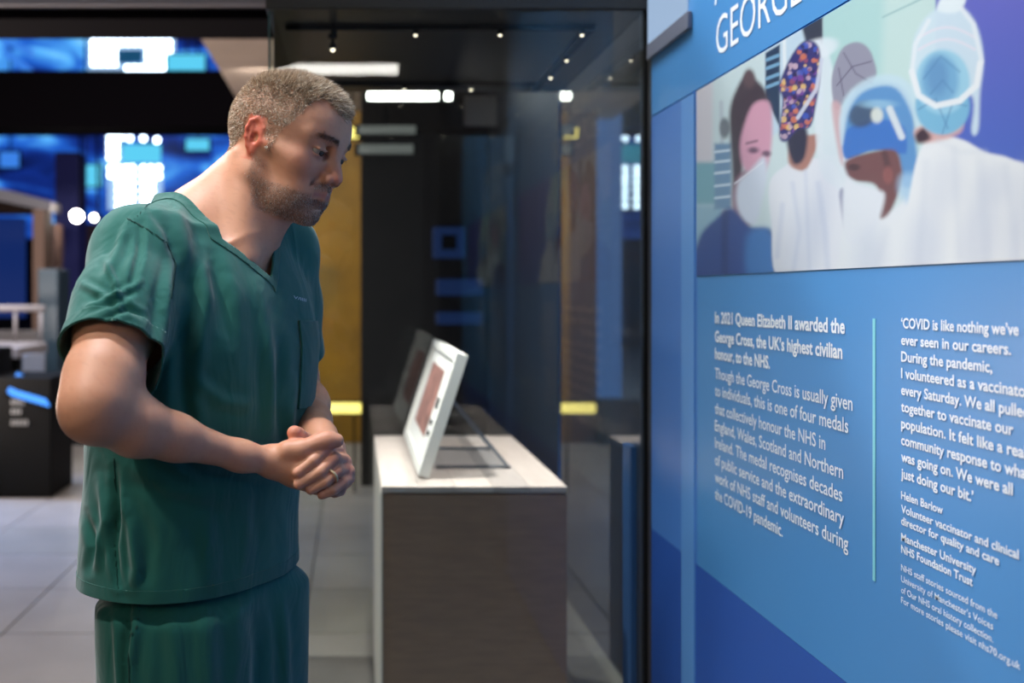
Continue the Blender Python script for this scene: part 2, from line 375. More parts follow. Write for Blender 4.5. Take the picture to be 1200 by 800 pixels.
def monitor(x0, y0, x1, y1, Y, mm, label):
    t = empty('monitor', q((x0 + x1) / 2, y1, Y), label, 'monitor', None)
    a = q((x0 + x1) / 2, y0, Y); MB().tube((a.x, a.y + .07, a.z), (a.x, a.y + .07, 10.2), 0.02).build('hanger', M['black'], t)
    qbox('housing', x0 - 2, y0 - 2, x1 + 2, y1 + 2, Y + 0.02, 0.1, M['black'], t, 0.01); qbox('screen', x0, y0, x1, y1, Y, 0.02, mm, t)
monitor(196, 64, 240, 93, 21.3, M['cyan'], 'cyan monitor to the right of the upper bulb sign')
monitor(80, 193, 118, 218, 23.0, M['cyan'], 'cyan monitor left of the lower bulb sign')
monitor(218, 163, 245, 176, 23.0, M['cyan'], 'small cyan monitor right of the lower bulb sign, under the beam')
monitor(0, 178, 22, 196, 23.0, M['skyblue'], 'blue monitor at the left edge under the dark beam')
for (x0, y0, x1, y1, lb) in ((0, 44, 38, 62, 'upper'), (5, 60, 45, 92, 'lower')):
    a, b = (q(x0, y0, 20.4), q(x1, y1, 20.4)) if lb == 'upper' else (q(x0, y0, 19.6), q(x1, y1, 19.6)); t = MB().tube(a, b, 0.07).tube(a, (a.x, a.y, 10.2), 0.02).build('light_tube', M['skyblue'], None, True); tag(t, lb + ' of the two slanting blue light tubes at the top left edge', 'light tube')

# -------- mid-ground left of the man
def pillar(name, x0, y0, x1, y1, Y, t, m, label, cat='pillar'):
    o = qbox(name, x0, y0, x1, y1, Y, t, m, None, 0.01); tag(o, label, cat); return o
pillar('display_board', -60, 255, 28, 372, 14, 0.1, emat('deep_blue_board', (24, 54, 130), 0.55), 'deep blue display board behind the railing at far left', 'display board')
pillar('pillar', 38, 245, 52, 520, 11, 0.3, mat('tan_pillar', (150, 118, 100), 0.7), 'tan pillar left of the dark blue column behind the railing')
pillar('pillar', 52, 262, 66, 520, 12, 0.3, mat('brown_pillar', (110, 84, 76), 0.7), 'brown pillar between the tan pillar and the blue column')
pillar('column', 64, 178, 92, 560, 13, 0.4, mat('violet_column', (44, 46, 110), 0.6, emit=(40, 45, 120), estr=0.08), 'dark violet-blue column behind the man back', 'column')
pillar('pillar', 86, 262, 128, 535, 14, 0.4, mat('mauve_pillar', (132, 108, 118), 0.7), 'mauve grey wide pillar just left of the man sleeve')
pillar('wall_panel', -80, 232, 44, 250, 12.6, 0.3, mat('brown_lintel', (92, 70, 62), 0.7), 'brown lintel above the blue display board at far left', 'lintel')
o = MB().prism([q(-60, 205, 12), q(60, 236, 12), q(60, 248, 12), q(-60, 222, 12)], (0, 0.4, 0)).build('sloping_beam', M['pale']); tag(o, 'grey sloping beam above the brown lintel at far left', 'beam')
pillar('cabinet', 44, 315, 68, 560, 8.6, 0.35, mat('teal_cabinet', (58, 78, 92), 0.4), 'tall teal grey cabinet behind the black kiosk', 'cabinet')
pillar('low_wall', -80, 388, 60, 556, 9.2, 0.3, mat('grey_low_wall', (112, 106, 104), 0.7), 'grey low wall behind the railing at far left', 'low wall')
pillar('long_counter', 84, 470, 316, 541, 8.9, 0.3, mat('dark_counter', (34, 32, 34), 0.6), 'long dark counter behind the man at the end of the floor', 'counter')
# railing
rl = empty('railing', (-3.4, 8.0, 0.9), 'pale metal railing in front of the blue display board at far left', 'railing')
MB().tube(q(-60, 361, 8.2), q(52, 361, 8.2), 0.028).build('handrail', M['pale'], rl, True)
MB().tube(q(-60, 402, 8.2), q(52, 402, 8.2), 0.015).build('lower_rail', M['pale'], rl, True)
pm = MB().tube((0, 0, -0.30), (0, 0, 0), 0.014).mesh('post', True); pm.materials.append(M['pale'])
for x in (-40, -10, 18, 48):
    o = link('post', pm, None, rl); o.location = q(x, 361, 8.2) - rl.location; o.matrix_parent_inverse = Matrix()
# kiosk with glowing screen
ki = empty('kiosk', (-2.15, 6.2, 0), 'black kiosk with a slanting blue glowing screen at left edge', 'kiosk')
box('cabinet_body', (-2.42, 6.6, 0.0), (-2.00, 7.1, 0.80), M['black'], ki, 0.01)
box('side_body', (-2.9, 6.62, 0.0), (-2.43, 7.1, 0.98), M['black'], ki, 0.01)
yk = 6.55
MB().prism([q(8, 459, yk), q(20, 436, yk + .2), q(55, 452, yk + .2), q(53, 472, yk)], (0.02, 0.03, -0.03)).build('screen', emat('kiosk_screen', (70, 150, 255), 1.6), ki)
MB().prism([q(5, 461, yk + .03), q(20, 433, yk + .27), q(60, 452, yk + .27), q(58, 476, yk + .03)], (0.0, 0.05, -0.1)).build('screen_housing', M['black'], ki)
cb = empty('counter', q(-20, 555, 7.7), 'black counter with pale grey top behind the kiosk at left edge', 'counter')
qbox('counter_top', -60, 407, 22, 420, 7.4, 0.7, M['pale'], cb, 0.01); box('counter_base', (q(-60, 420, 7.45).x, 7.45, 0), (q(20, 420, 7.45).x, 8.05, q(0, 420, 7.4).z), M['black'], cb, 0.005)
pn = qbox('printed_panel', 26, 415, 52, 560, 7.3, 0.03, mat('white_panel', (170, 176, 190), 0.5), None, 0.004); tag(pn, 'small grey white panel standing behind the kiosk screen', 'panel')
def text_mesh(s, width=None, height=1.0, bold=0.0, extr=0.0, align='LEFT'):
    cu = bpy.data.curves.new('t', 'FONT'); cu.body = s; cu.size = 1.0; cu.offset = bold; cu.extrude = extr; cu.align_x = align; cu.resolution_u = 3
    ob = bpy.data.objects.new('t', cu); C.objects.link(ob)
    dg = bpy.context.evaluated_depsgraph_get(); me = bpy.data.meshes.new_from_object(ob.evaluated_get(dg))
    n = len(me.vertices); P = np.zeros(n * 3); me.vertices.foreach_get('co', P); P = P.reshape(-1, 3)
    polys = [tuple(p.vertices) for p in me.polygons]
    bpy.data.objects.remove(ob); bpy.data.curves.remove(cu); bpy.data.meshes.remove(me)
    P[:, 0] -= P[:, 0].min()
    if width: P[:, 0] *= width / P[:, 0].max()
    P[:, 1] *= height / 0.729
    return P, polys
def text_obj(name, lines, m, parent, place):
    V, Fc = [], []; b = 0
    for (s, w, h, bold, org) in lines:
        P, polys = text_mesh(s, w, h, bold); V += [place(org, p) for p in P]; Fc += [tuple(i + b for i in f) for f in polys]; b += len(P)
    me = bpy.data.meshes.new(name); me.from_pydata([tuple(v) for v in V], [], Fc); me.update()
    return link(name, me, m, parent)
M['greytext'] = mat('grey_lettering', (150, 150, 150), 0.6)
text_obj('lettering', [('IIlI', 0.085, 0.035, 0.03, q(13, 474, 6.59)), ('IIl', 0.065, 0.035, 0.03, q(13, 485, 6.59)), ('IlIII', 0.11, 0.035, 0.03, q(13, 498, 6.59))], M['greytext'], ki, lambda o, p: Vector((o.x + p[0], o.y, o.z + p[1])))
# spot lamps behind shoulder
for (x, y, r, st, lb) in ((90, 253, 0.085, 60, 'larger bright spot lamp shining just above the man shoulder'), (110, 255, 0.05, 16, 'smaller bright spot lamp beside the man collar')):
    t = empty('spot_lamp', q(x, y, 12), lb, 'spot lamp'); p = q(x, y, 12)
    MB().tube(p + Vector((0, .2, .02)), Vector((p.x, 12.15, 3.28)), 0.015).build('hanger', M['black'], t)
    MB().tube(p + Vector((0, .25, .02)), p + Vector((0, 0.05, 0)), 0.05, 16, r).build('lamp_housing', M['black'], t, True)
    MB().ball(p, r * .8, 8).build('lamp_lens', emat('spot_glow', (255, 246, 232), st), t, True)

# -------- behind the case
mp_ = qbox('yellow_board', 350, 130, 423, 519, 9.0, 0.12, M['mustard'], None, 0.004); tag(mp_, 'tall mustard yellow board standing behind the man face and hands', 'board')
bn = qbox('filler', 281, 118, 316, 512, 9.4, 0.06, emat('filler_blue', (96, 146, 228), 0.85)); tag(bn, 'added narrow pale blue glowing banner standing behind the man, mirrored in the side glass', 'filler')  # added glowing card hidden behind the man, puts blue in the side glass
bw = qbox('brown_board', 318, 130, 349.5, 519, 9.02, 0.12, mat('brown_board', (96, 66, 54), 0.6), None, 0.004); tag(bw, 'narrow brown board left of the mustard yellow board', 'board')
def strip(x0, y0, x1, y1, Y, mm, label, light=None):
    t = empty('strip_light', q((x0 + x1) / 2, y1, Y), label, 'strip light')
    if y0 > 300: h_ = q((x0 + x1) / 2 + 12, y1, Y + .04); qbox('housing', x0 - 1.5, y0 - 1.5, x1 + 1.5, y1 + 1.5, Y + 0.02, 0.05, M['black'], t); MB().tube((h_.x, h_.y, 0.001), h_, 0.008).build('stand', M['black'], t)
    else:
        qbox('housing', x0 - 1.5, y0 - 1.5, x1 + 1.5, y1 + 1.5, Y + 0.02, 0.05, M['black'], t); h_ = q((x0 + x1) / 2, y0, Y + .04); MB().tube(h_, (h_.x, h_.y, 2.999), 0.006).build('hanger', M['black'], t)
    a = q(x0 + 3, (y0 + y1) / 2, Y); b = q(x1 - 3, (y0 + y1) / 2, Y)
    MB().tube(a, b, (y1 - y0) / 2 / F * Y, 12).build('light_tube', mm, t, True)
strip(381, 472, 426, 484, 6.75, M['lampy'], 'yellow strip light low on the mustard board beside the hands')
strip(402, 149, 423, 162, 6.75, M['lampy'], 'yellow lamp high on the mustard board beside the forehead')
strip(428, 108, 516, 117, 6.3, M['lampw'], 'long white strip light seen through the case behind the forehead')
strip(519, 108, 532, 117, 6.3, M['lampw'], 'short white lamp at the end of the long strip light')
M['dimwhite'] = emat('dim_lamp', (190, 190, 185), 0.32)
strip(417, 147, 490, 157, 6.5, M['dimwhite'], 'upper of two dim grey strip lights in the dark behind the case')
strip(417, 169, 487, 180, 6.55, M['dimwhite'], 'lower of two dim grey strip lights in the dark behind the case')
strip(617, 193, 658, 203, 6.5, M['dimwhite'], 'dim grey strip light in the dark near the blue side glass')
cpn = qbox('ceiling_panel', 545, 112, 610, 146, 6.6, 0.05, mat('grey_panel', (150, 150, 156), 0.6), None); tag(cpn, 'pale grey ceiling panel right of the long strip light', 'ceiling panel')
h_ = q(578, 113, 6.62); MB().tube(h_, (h_.x, h_.y, 2.999), 0.006).build('hanger', M['black'], cpn)
t = empty('wall_reflection', q(525, 302, 6.85), 'small square blue glow on the dark back wall, standing in for a reflection', 'monitor')  # glowing square painted in for reflected blue screens
M['dimblue'] = emat('dim_blue', (34, 66, 130), 0.35)
qbox('reflected_frame', 508, 266, 545, 302, 6.9, 0.099, M['dimblue'], t, 0.006); qbox('screen', 518, 275, 535, 292, 6.88, 0.02, M['black'], t)  # 'screen' here is the dark middle of the painted reflection
for (y0, y1, lb) in ((327, 346, 'upper'), (366, 380, 'lower')):
    o = qbox('reflection_bar', 512, y0, 566, y1, 6.9, 0.099, M['dimblue'], None, 0.01); tag(o, lb + ' of the two dim blue glows for reflections under the small square blue glow', 'reflection bar')  # emissive bars in place of blue reflections in the glass
# ceiling strip lamps behind the camera, mirrored in the front glass
for (xa, xb, Y, z, w) in ((-0.62, 0.36, -3.0, 3.2, 0.10),):
    t = empty('strip_light', ((xa + xb) / 2, Y, z), 'ceiling strip light behind the viewer that mirrors in the case glass', 'strip light')
    box('housing', (xa - .02, Y - .01, z - .01), (xb + .02, Y + w + .01, z + .05), M['black'], t)
    box('glow_plate', (xa, Y, z - .075), (xb, Y + w, z - .01), emat('tube_glow', (255, 252, 244), 18), t, 0.01)
# ================================================================ THE GLASS CASE
XL, XR, ZT = -0.212, 0.742, 2.078
cs = empty('display_case', (0.27, 3.03, 0), 'tall glass display case with black roof and spotlights behind the man', 'display case')
M['slab'] = mat('case_plinth_grey', (96, 92, 88), 0.5, noise=(6, 0.1, (1, 1, 1)))
M['caseblk'] = mat('case_roof_black', (27, 26, 25), 0.35, noise=(1.5, 0.25, (1, 1, 1)))
box('case_base', (XL - 0.01, YG - 0.01, 0.001), (XR, YB + 0.015, 0.065), M['slab'], cs, 0.004)
box('roof', (XL - 0.01, YG - 0.012, ZT), (XR + 0.004, YB + 0.02, ZT + 0.30), M['caseblk'], cs, 0.002)
fp = box('front_pane', (XL, YG, 0.066), (XR - 0.004, YG + 0.010, ZT - 0.001), M['glass'], cs)
sp = box('side_pane', (XR - 0.010, YG + 0.011, 0.066), (XR, YB - 0.012, ZT - 0.001), M['glass'], cs)
lp = box('side_pane', (XL, YG + 0.011, 0.066), (XL + 0.010, YB - 0.012, ZT - 0.001), M['glass'], cs)
bp_ = box('back_pane', (XL, YB, 0.066), (XR, YB + 0.010, ZT - 0.001), glass_mat('back_glass', (0.9, 0.92, 0.92), 1.6), cs)
box('glass_edge', (XL - 0.004, YG - 0.001, 0.066), (XL + 0.0005, YG + 0.012, ZT - 0.001), M['glassedge'], cs)
box('corner_joint', (XR - 0.004, YG - 0.004, 0.0), (XR + 0.006, YG + 0.014, ZT + 0.3), M['black'], cs)
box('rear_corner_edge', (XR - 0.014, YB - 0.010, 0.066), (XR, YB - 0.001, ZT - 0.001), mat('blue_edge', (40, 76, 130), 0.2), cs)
for (a, b) in (((XL + 0.03, YG + 0.14), (XR - 0.12, YG + 0.155)), ((XL + 0.03, YB - 0.15), (XR - 0.12, YB - 0.135))):
    box('light_track', (a[0], a[1], ZT - 0.012), (b[0], b[1], ZT - 0.001), M['black'], cs)
box('light_track', (0.622, YG + 0.14, ZT - 0.0125), (0.650, YB - 0.05, ZT - 0.001), M['black'], cs)
M['spotglow'] = emat('case_spot_glow', (255, 238, 210), 4)
# little spotlights in the case roof: separate, all alike
def case_spot(x, y, z, label, drop=0.0):
    t = empty('case_spotlight', (x, y, z), label, 'spotlight', 'small spotlights under the case roof')
    MB().tube((x, y, z - 0.013), (x, y, z - 0.002), 0.009, 16).build('bezel', M['black'], t, True)
    MB().ball((x, y, z - 0.012), 0.0052, 6).build('lens', M['spotglow'], t, True)
    return t
row = [(391, 34), (487, 37), (586, 40), (682, 41)]
names = ['first from the left in the front row', 'second from the left in the front row', 'third from the left in the front row', 'at the front right corner']
for (x, _), nm in zip(row, names):
    Y = YG + 0.1475; case_spot((x - 414) / F * Y, Y, ZT - 0.012, 'tiny lit spotlight under the case roof, ' + nm)
for Y, nm in ((2.97, 'second along the right side row'), (3.21, 'third along the right side row')):
    case_spot(0.636, Y, ZT - 0.0125, 'tiny lit spotlight under the case roof, ' + nm)
for x, nm in ((474, 'left one of the back row'), (552, 'right one of the back row')):
    case_spot((x - 414) / F * 3.3975, 3.3975, ZT - 0.012, 'tiny lit spotlight under the case roof, ' + nm)
t = empty('hanging_spotlight', q(390, 58, 2.66), 'small black spotlight with bright lens hanging from the roof at left', 'spotlight')
p = q(390, 58, 2.66)
MB().tube((p.x, p.y, ZT - .001), p + Vector((0, 0, .012)), 0.004, 10).box((p.x - .012, p.y - .006, p.z + .03), (p.x + .012, p.y + .006, p.z + .042)).build('stem', M['black'], t)
MB().tube(p + Vector((0, 0, .014)), p, 0.010, 14).build('lamp_housing', M['blackg'], t, True)
MB().ball(p + Vector((0, -.003, -.001)), 0.0058, 6).build('lens', M['spotglow'], t, True)
lamp('case_spot_front', 'SPOT', (0.10, 2.62, 2.0), (0.26, 2.95, 0.9), 120, (1.0, 0.93, 0.88), 0.02, 60, 0.6)
lamp('case_spot_rear', 'SPOT', (0.60, 2.86, 2.0), (0.38, 2.95, 0.85), 60, (1.0, 0.92, 0.88), 0.02, 60, 0.6)

# blue board standing inside the side glass
o = box('blue_side_board', (XR - 0.030, YG + 0.03, 0.066), (XR - 0.012, 2.635, 0.965), mat('deep_blue_board2', (38, 74, 120), 0.5), None, 0.003)
tag(o, 'low deep blue board standing against the side glass beside the dark joint', 'board')
sw = box('wall_side', (0.95, YG + 0.02, 0.0), (1.05, 7.0, 3.2), mat('blue_black_wall', (14, 18, 30), 0.5)); tag(sw, kind='structure')

# plinth
YP = 2.60; zp = H - 227 / F * YP; x0 = q(447, 570, YP).x; x1 = q(665, 570, YP).x
pk = empty('plinth', ((x0 + x1) / 2, YP, 0.066), 'grey wood effect plinth inside the glass case with pale top', 'plinth')
M['ply'] = mat('plinth_front', (134, 108, 92), 0.55, noise=(14, 0.09, (1.0, 1.0, 6.0)))
M['plytop'] = mat('plinth_top', (176, 163, 158), 0.5, noise=(10, 0.07, (5, 1, 1)))
box('body', (x0 + .004, YP + .004, 0.066), (x1 - .004, 3.53, zp - 0.016), M['ply'], pk, 0.001)
box('side_skin', (x0 - .001, YP, 0.066), (x0 + .0035, 3.53, zp - 0.016), mat('plinth_lit_side', (205, 195, 186), 0.5), pk)  # side colour raised to carry the room light on it
box('front_panel', (x0 + .022, YP - 0.001, 0.10), (x1 - .002, YP + .0035, zp - 0.022), M['ply'], pk, 0.0008)
nb = 5
for i in range(nb):
    a = x0 + (x1 - x0) * i / nb; b = x0 + (x1 - x0) * (i + 1) / nb
    mm = mat('plinth_board', tuple(int(c * s) for c, s in zip((178, 166, 160), [(1, 1, 1), (.97, .97, .97), (1.02, 1.02, 1.02), (.90, .91, .92), (.98, .98, .98)][i])), 0.5, noise=(10, 0.06, (5, 1, 1)))
    box('top_board', (a + .0004, YP - .002, zp - 0.0155), (b - .0004, 3.532, zp), mm, pk, 0.0006)
# framed certificate leaning on its stand
def fl(u, v, t):        # u along the length (near to far), v up the slope, t out of the face
    y0, y1 = 2.70, 3.50; xb, xt = 0.205, 0.312; hgt = 0.333
    L = math.hypot(xt - xb, hgt); du = (xt - xb) / L; dz = hgt / L
    return Vector((xb + du * v * L - dz * t, y0 + (y1 - y0) * u, zp + 0.002 + dz * v * L + du * t))
fr = empty('framed_certificate', fl(0.5, 0, 0), 'white framed certificate leaning back on the plinth in the case', 'picture frame')
M['whitef'] = mat('white_frame', (226, 224, 220), 0.45)
def fslab(name, u0, u1, v0, v1, t0, t1, m, par=fr):
    b = MB(); b.prism([fl(u0, v0, t0), fl(u1, v0, t0), fl(u1, v1, t0), fl(u0, v1, t0)], fl(0, 0, t1) - fl(0, 0, t0)); return b.build(name, m, par)
fslab('frame_bar', 0, 1, 0, 0.07, 0, 0.03, M['whitef']); fslab('frame_bar', 0, 1, 0.93, 1, 0, 0.03, M['whitef'])
fslab('frame_bar', 0, 0.05, 0.07, 0.93, 0, 0.03, M['whitef']); fslab('frame_bar', 0.95, 1, 0.07, 0.93, 0, 0.03, M['whitef'])
fslab('mount_card', 0.05, 0.95, 0.07, 0.93, 0.006, 0.022, mat('mount', (232, 230, 228), 0.7))
M['pinkish'] = mat('certificate_image', (150, 104, 96), 0.6, noise=(18, 0.5, (1, 1, 1)))
fslab('printed_image', 0.28, 0.80, 0.22, 0.80, 0.0221, 0.023, M['pinkish'])
for (u, v) in ((0.16, 0.50), (0.17, 0.36), (0.16, 0.27)): fslab('medal', u, u + 0.05, v, v + 0.09 if v > .4 else v + .04, 0.0221, 0.026, M['blackg'])
M['acr'] = glass_mat('clear_acrylic', (0.80, 0.83, 0.86))
st = empty('acrylic_stand', (0.42, 2.9, zp), 'clear acrylic easel stand propping up the framed certificate', 'stand')
M['acre'] = mat('acrylic_edge', (112, 118, 128), 0.2)
for y in (2.86, 3.20):
    a = Vector((0.275, y, zp + 0.20)); b = Vector((0.44, y, zp + 0.004))
    b2 = MB(); b2.prism([a, a + Vector((.012, 0, .004)), b + Vector((.012, 0, 0)), b], (0, 0.012, 0)); b2.build('prop', M['acre'], st)
    b2 = MB(); b2.prism([Vector((0.24, y, zp + .003)), Vector((0.452, y, zp + .003)), Vector((0.452, y, zp + .009)), Vector((0.24, y, zp + .009))], (0, .012, 0)); b2.build('foot', M['acre'], st)
b2 = MB(); b2.prism([Vector((0.275, 2.872, zp + .2)), Vector((0.44, 2.872, zp + .006)), Vector((0.44, 3.2, zp + .006)), Vector((0.275, 3.2, zp + .2))], (0.003, 0, 0.003)); b2.build('sheet', M['acr'], st)

# ================================================================ TEXT WALL GRAPHIC
gp = empty('graphic_panel', (WX, 1.5, 0.0), 'big blue text panel with photograph of nurses on right wall', 'display panel')
def wy(px): return WX * F / (px - 414)
def board(name, y0, y1, z0, z1, m, t=0.0, th=0.012, par=gp):
    return box(name, (WX - t, y0, z0), (WX - t + th, y1, z1), m, par)
def blue(name, col, r=0.33): return mat(name, col, r, noise=(0.8, 0.03, (1, 1, 1)), spec=0.5)
M['pb'] = blue('panel_blue', (72, 138, 198)); M['pb2'] = blue('panel_dark_blue', (44, 88, 172)); M['pb3'] = blue('panel_edge_blue', (70, 122, 196))
ZL, ZH, YE = 0.768, 1.803, YG - 0.025
board('lower_board', 0.2, YE, 0.0, ZL - 0.001, M['pb2'])
board('middle_board', 0.2, wy(817), ZL, ZH - 0.002, M['pb'])
board('edge_board', wy(817) + .001, YE, ZL, ZH - 0.002, M['pb3'])
board('title_board', 0.2, YE, ZH + 0.001, 2.9, M['pb'])
board('reflection_strip', wy(815), wy(800), 0.02, ZH - .004, blue('strip_reflection', (92, 148, 212)), 0.003, 0.003)  # lighter blue strip stands in for a reflected line on the glass
M['ptext'] = mat('white_print', (236, 242, 248), 0.4)
place = lambda o, p: Vector((WX - 0.0012, o[0] - p[0], o[1] + p[1]))
def L(s, px0, px1, bpy_, cap, bold): y0, y1 = wy(px0), wy(px1); return (s, y0 - y1, cap, bold, (y0, H - (bpy_ - 343) * y0 / F))
P1 = [('In 2021 Queen Elizabeth II awarded the', 991, 378), ('George Cross, the UK\u2019s highest civilian', 988, 400), ('honour, to the NHS.', 903, 420)]
P2 = [('Though the George Cross is usually given', 1000, 443), ('to individuals, this is one of four medals', 995, 463), ('that collectively honour the NHS in', 968, 484), ('England, Wales, Scotland and Northern', 989, 504), ('Ireland. The medal recognises decades', 988, 524), ('of public service and the extraordinary', 990, 544), ('work of NHS staff and volunteers during', 995, 564), ('the COVID-19 pandemic.', 918, 584)]
text_obj('bold_paragraph', [L(s, 838.5, e, b, 0.0235, 0.028) for s, e, b in P1], M['ptext'], gp, place)
text_obj('paragraph', [L(s, 838.5, e, b, 0.0235, 0.010) for s, e, b in P2], M['ptext'], gp, place)
P3 = [('\u2018COVID is like nothing we\u2019ve', 1195), ('ever seen in our careers.', 1186), ('During the pandemic,', 1164), ('I volunteered as a vaccinator', 1210), ('every Saturday. We all pulled', 1207), ('together to vaccinate our', 1189), ('population. It felt like a real', 1204), ('community response to what', 1209), ('was going on. We were all', 1188), ('just doing our bit.\u2019', 1142)]
text_obj('quotation', [L(s, 1057, e, 384 + 19.5 * i, 0.0142, 0.022) for i, (s, e) in enumerate(P3)], M['ptext'], gp, place)
P4 = [('Helen Barlow', 1106, 584), ('Volunteer vaccinator and clinical', 1195, 600), ('director for quality and care', 1172, 614), ('Manchester University', 1145, 633), ('NHS Foundation Trust', 1141, 647)]
text_obj('attribution', [L(s, 1057, e, b, 0.0112, 0.02) for s, e, b in P4], M['ptext'], gp, place)
P5 = [('NHS staff stories sourced from the', 1170, 668), ('University of Manchester\u2019s Voices', 1165, 681), ('of Our NHS oral history collection.', 1165, 694), ('For more stories please visit nhs70.org.uk', 1197, 706)]
text_obj('small_print', [L(s, 1057, e, b, 0.0092, 0.006) for s, e, b in P5], M['ptext'], gp, place)
text_obj('title', [('GEORGE CROSS', wy(840) - wy(1075), 0.083, -0.004, (wy(840), 1.847)), ('AWARDED THE', wy(838) - wy(1050), 0.083, -0.004, (wy(838), 1.955))], M['ptext'], gp, place)
box('divider_line', (WX - .0012, wy(1026.5), 0.946), (WX - .0002, wy(1023.5), 1.323), mat('pale_teal', (130, 205, 215), 0.4), gp)
# pale glowing plate above the grey rail, standing in for a bright reflection
lb = empty('reflection_plate', (WX, 2.35, 1.98), 'pale blue white glowing plate for a reflection at the top left corner of the text panel', 'reflection plate')
box('glow_plate', (WX - .010, 2.225, 1.985), (WX - .001, YE, 2.6), emat('reflection_glow', (176, 205, 240), 0.75), lb, 0.002)
box('lower_rail', (WX - .012, 2.20, 1.945), (WX - .001, YE, 1.983), mat('rail_grey', (108, 112, 128), 0.4), lb, 0.002)

# ---- the printed photograph: a fine mesh whose vertices carry the picture's colours
ys = np.concatenate([[wy(x) for x in np.arange(817, 1215, 1.5)], np.linspace(wy(1215), 0.55, 25)[1:]])
zs = np.linspace(1.397, 1.7995, 270)
YY, ZZ = np.meshgrid(ys, zs, indexing='ij'); PX = 414 + WX / YY * F; PY = 343 + (H - ZZ) / YY * F
canvas = np.zeros(PX.shape + (3,)); canvas[:] = lin((206, 226, 230))
def spl(pts, n=6):
    P = np.array(pts, float); m = len(P); o = []
    for i in range(m):
        a, b, c, d = P[i - 1], P[i], P[(i + 1) % m], P[(i + 2) % m]
        for t in np.arange(n) / n: o.append(0.5 * ((2 * b) + (c - a) * t + (2 * a - 5 * b + 4 * c - d) * t * t + (3 * b - a - 3 * c + d) * t ** 3))
    return np.array(o)
def psd(P):
    d = np.full(PX.shape, 1e9); ins = np.zeros(PX.shape, bool)
    for i in range(len(P)):
        a, b = P[i - 1], P[i]; e = b - a; wx, wz = PX - a[0], PY - a[1]
        t = np.clip((wx * e[0] + wz * e[1]) / (e @ e + 1e-9), 0, 1); d = np.minimum(d, (wx - t * e[0]) ** 2 + (wz - t * e[1]) ** 2)
        c = ((a[1] <= PY) != (b[1] <= PY)); xx = a[0] + (PY - a[1]) / (e[1] if abs(e[1]) > 1e-9 else 1e-9) * e[0]; ins ^= c & (PX < xx)
    d = np.sqrt(d); return np.where(ins, -d, d)
def paint(a, col):
    global canvas
    canvas = canvas * (1 - a[..., None]) + a[..., None] * (lin(col) if np.ndim(col) == 1 else col)
def poly(pts, col, soft=1.5, alpha=1.0, smooth=True):
    soft *= 1.4; a = alpha * (1 - sstep(-soft, soft, psd(spl(pts) if smooth else np.array(pts, float)))); paint(a, col)
def ell(cx, cy, rx, ry, col, soft=2, alpha=1.0, rot=0):
    c, s = math.cos(rot), math.sin(rot); u = ((PX - cx) * c + (PY - cy) * s) / rx; v = (-(PX - cx) * s + (PY - cy) * c) / ry
    d = (np.sqrt(u * u + v * v) - 1) * min(rx, ry); paint(alpha * (1 - sstep(-soft, soft, d)), col)
def stroke(pts, w, col, soft=1.2, alpha=1.0):
    P = np.array(pts, float); d = np.full(PX.shape, 1e9)
    for a, b in zip(P[:-1], P[1:]):
        e = b - a; t = np.clip(((PX - a[0]) * e[0] + (PY - a[1]) * e[1]) / (e @ e), 0, 1); d = np.minimum(d, np.hypot(PX - a[0] - t * e[0], PY - a[1] - t * e[1]))
    paint(alpha * (1 - sstep(w / 2 - soft, w / 2 + soft, d)), col)
R_ = lambda x0, y0, x1, y1: [(x0, y0), (x1, y0), (x1, y1), (x0, y1)]
# room behind the figures
poly(R_(800, 60, 836, 200), (214, 212, 220), 3, smooth=False); poly(R_(800, 190, 850, 240), (120, 175, 190), 3, smooth=False); poly(R_(800, 240, 850, 340), (150, 190, 210), 4, smooth=False)
stroke([(846, 120), (850, 300)], 5, (190, 205, 215)); ell(850, 150, 6, 12, (110, 120, 130), 2); poly(R_(838, 168, 858, 245), (110, 150, 185), 2, smooth=False)
for yy in (178, 190, 203, 218, 232): stroke([(839, yy), (856, yy - 2)], 3, (205, 225, 240), 1)
poly([(897, 60), (966, 20), (966, 120), (905, 160), (897, 130)], (196, 220, 236), 1.5, smooth=False)
poly([(898, 62), (915, 52), (915, 150), (898, 112)], (34, 60, 92), 1, smooth=False)
for yy in (68, 78, 90, 100): stroke([(900, yy + 2), (913, yy - 3)], 4, (120, 170, 205), 1)
stroke([(920, 45), (922, 150)], 4, (230, 240, 245)); poly([(940, 30), (966, 12), (966, 70), (948, 60)], (52, 60, 80), 2, smooth=False)
poly([(966, -40), (1100, -60), (1096, 200), (966, 180)], (176, 216, 216), 1.5, smooth=False); poly([(1040, -60), (1100, -60), (1096, 200), (1030, 200)], (196, 224, 222), 6, smooth=False)
stroke([(1036, 20), (1096, -8)], 2, (150, 190, 195), 1.5)
g = np.clip((PY - 0) / 260, 0, 1)[..., None]; paint(1 - sstep(-2, 2, 1098 - PX), (1 - g) * lin((98, 104, 196)) + g * lin((58, 104, 196)))
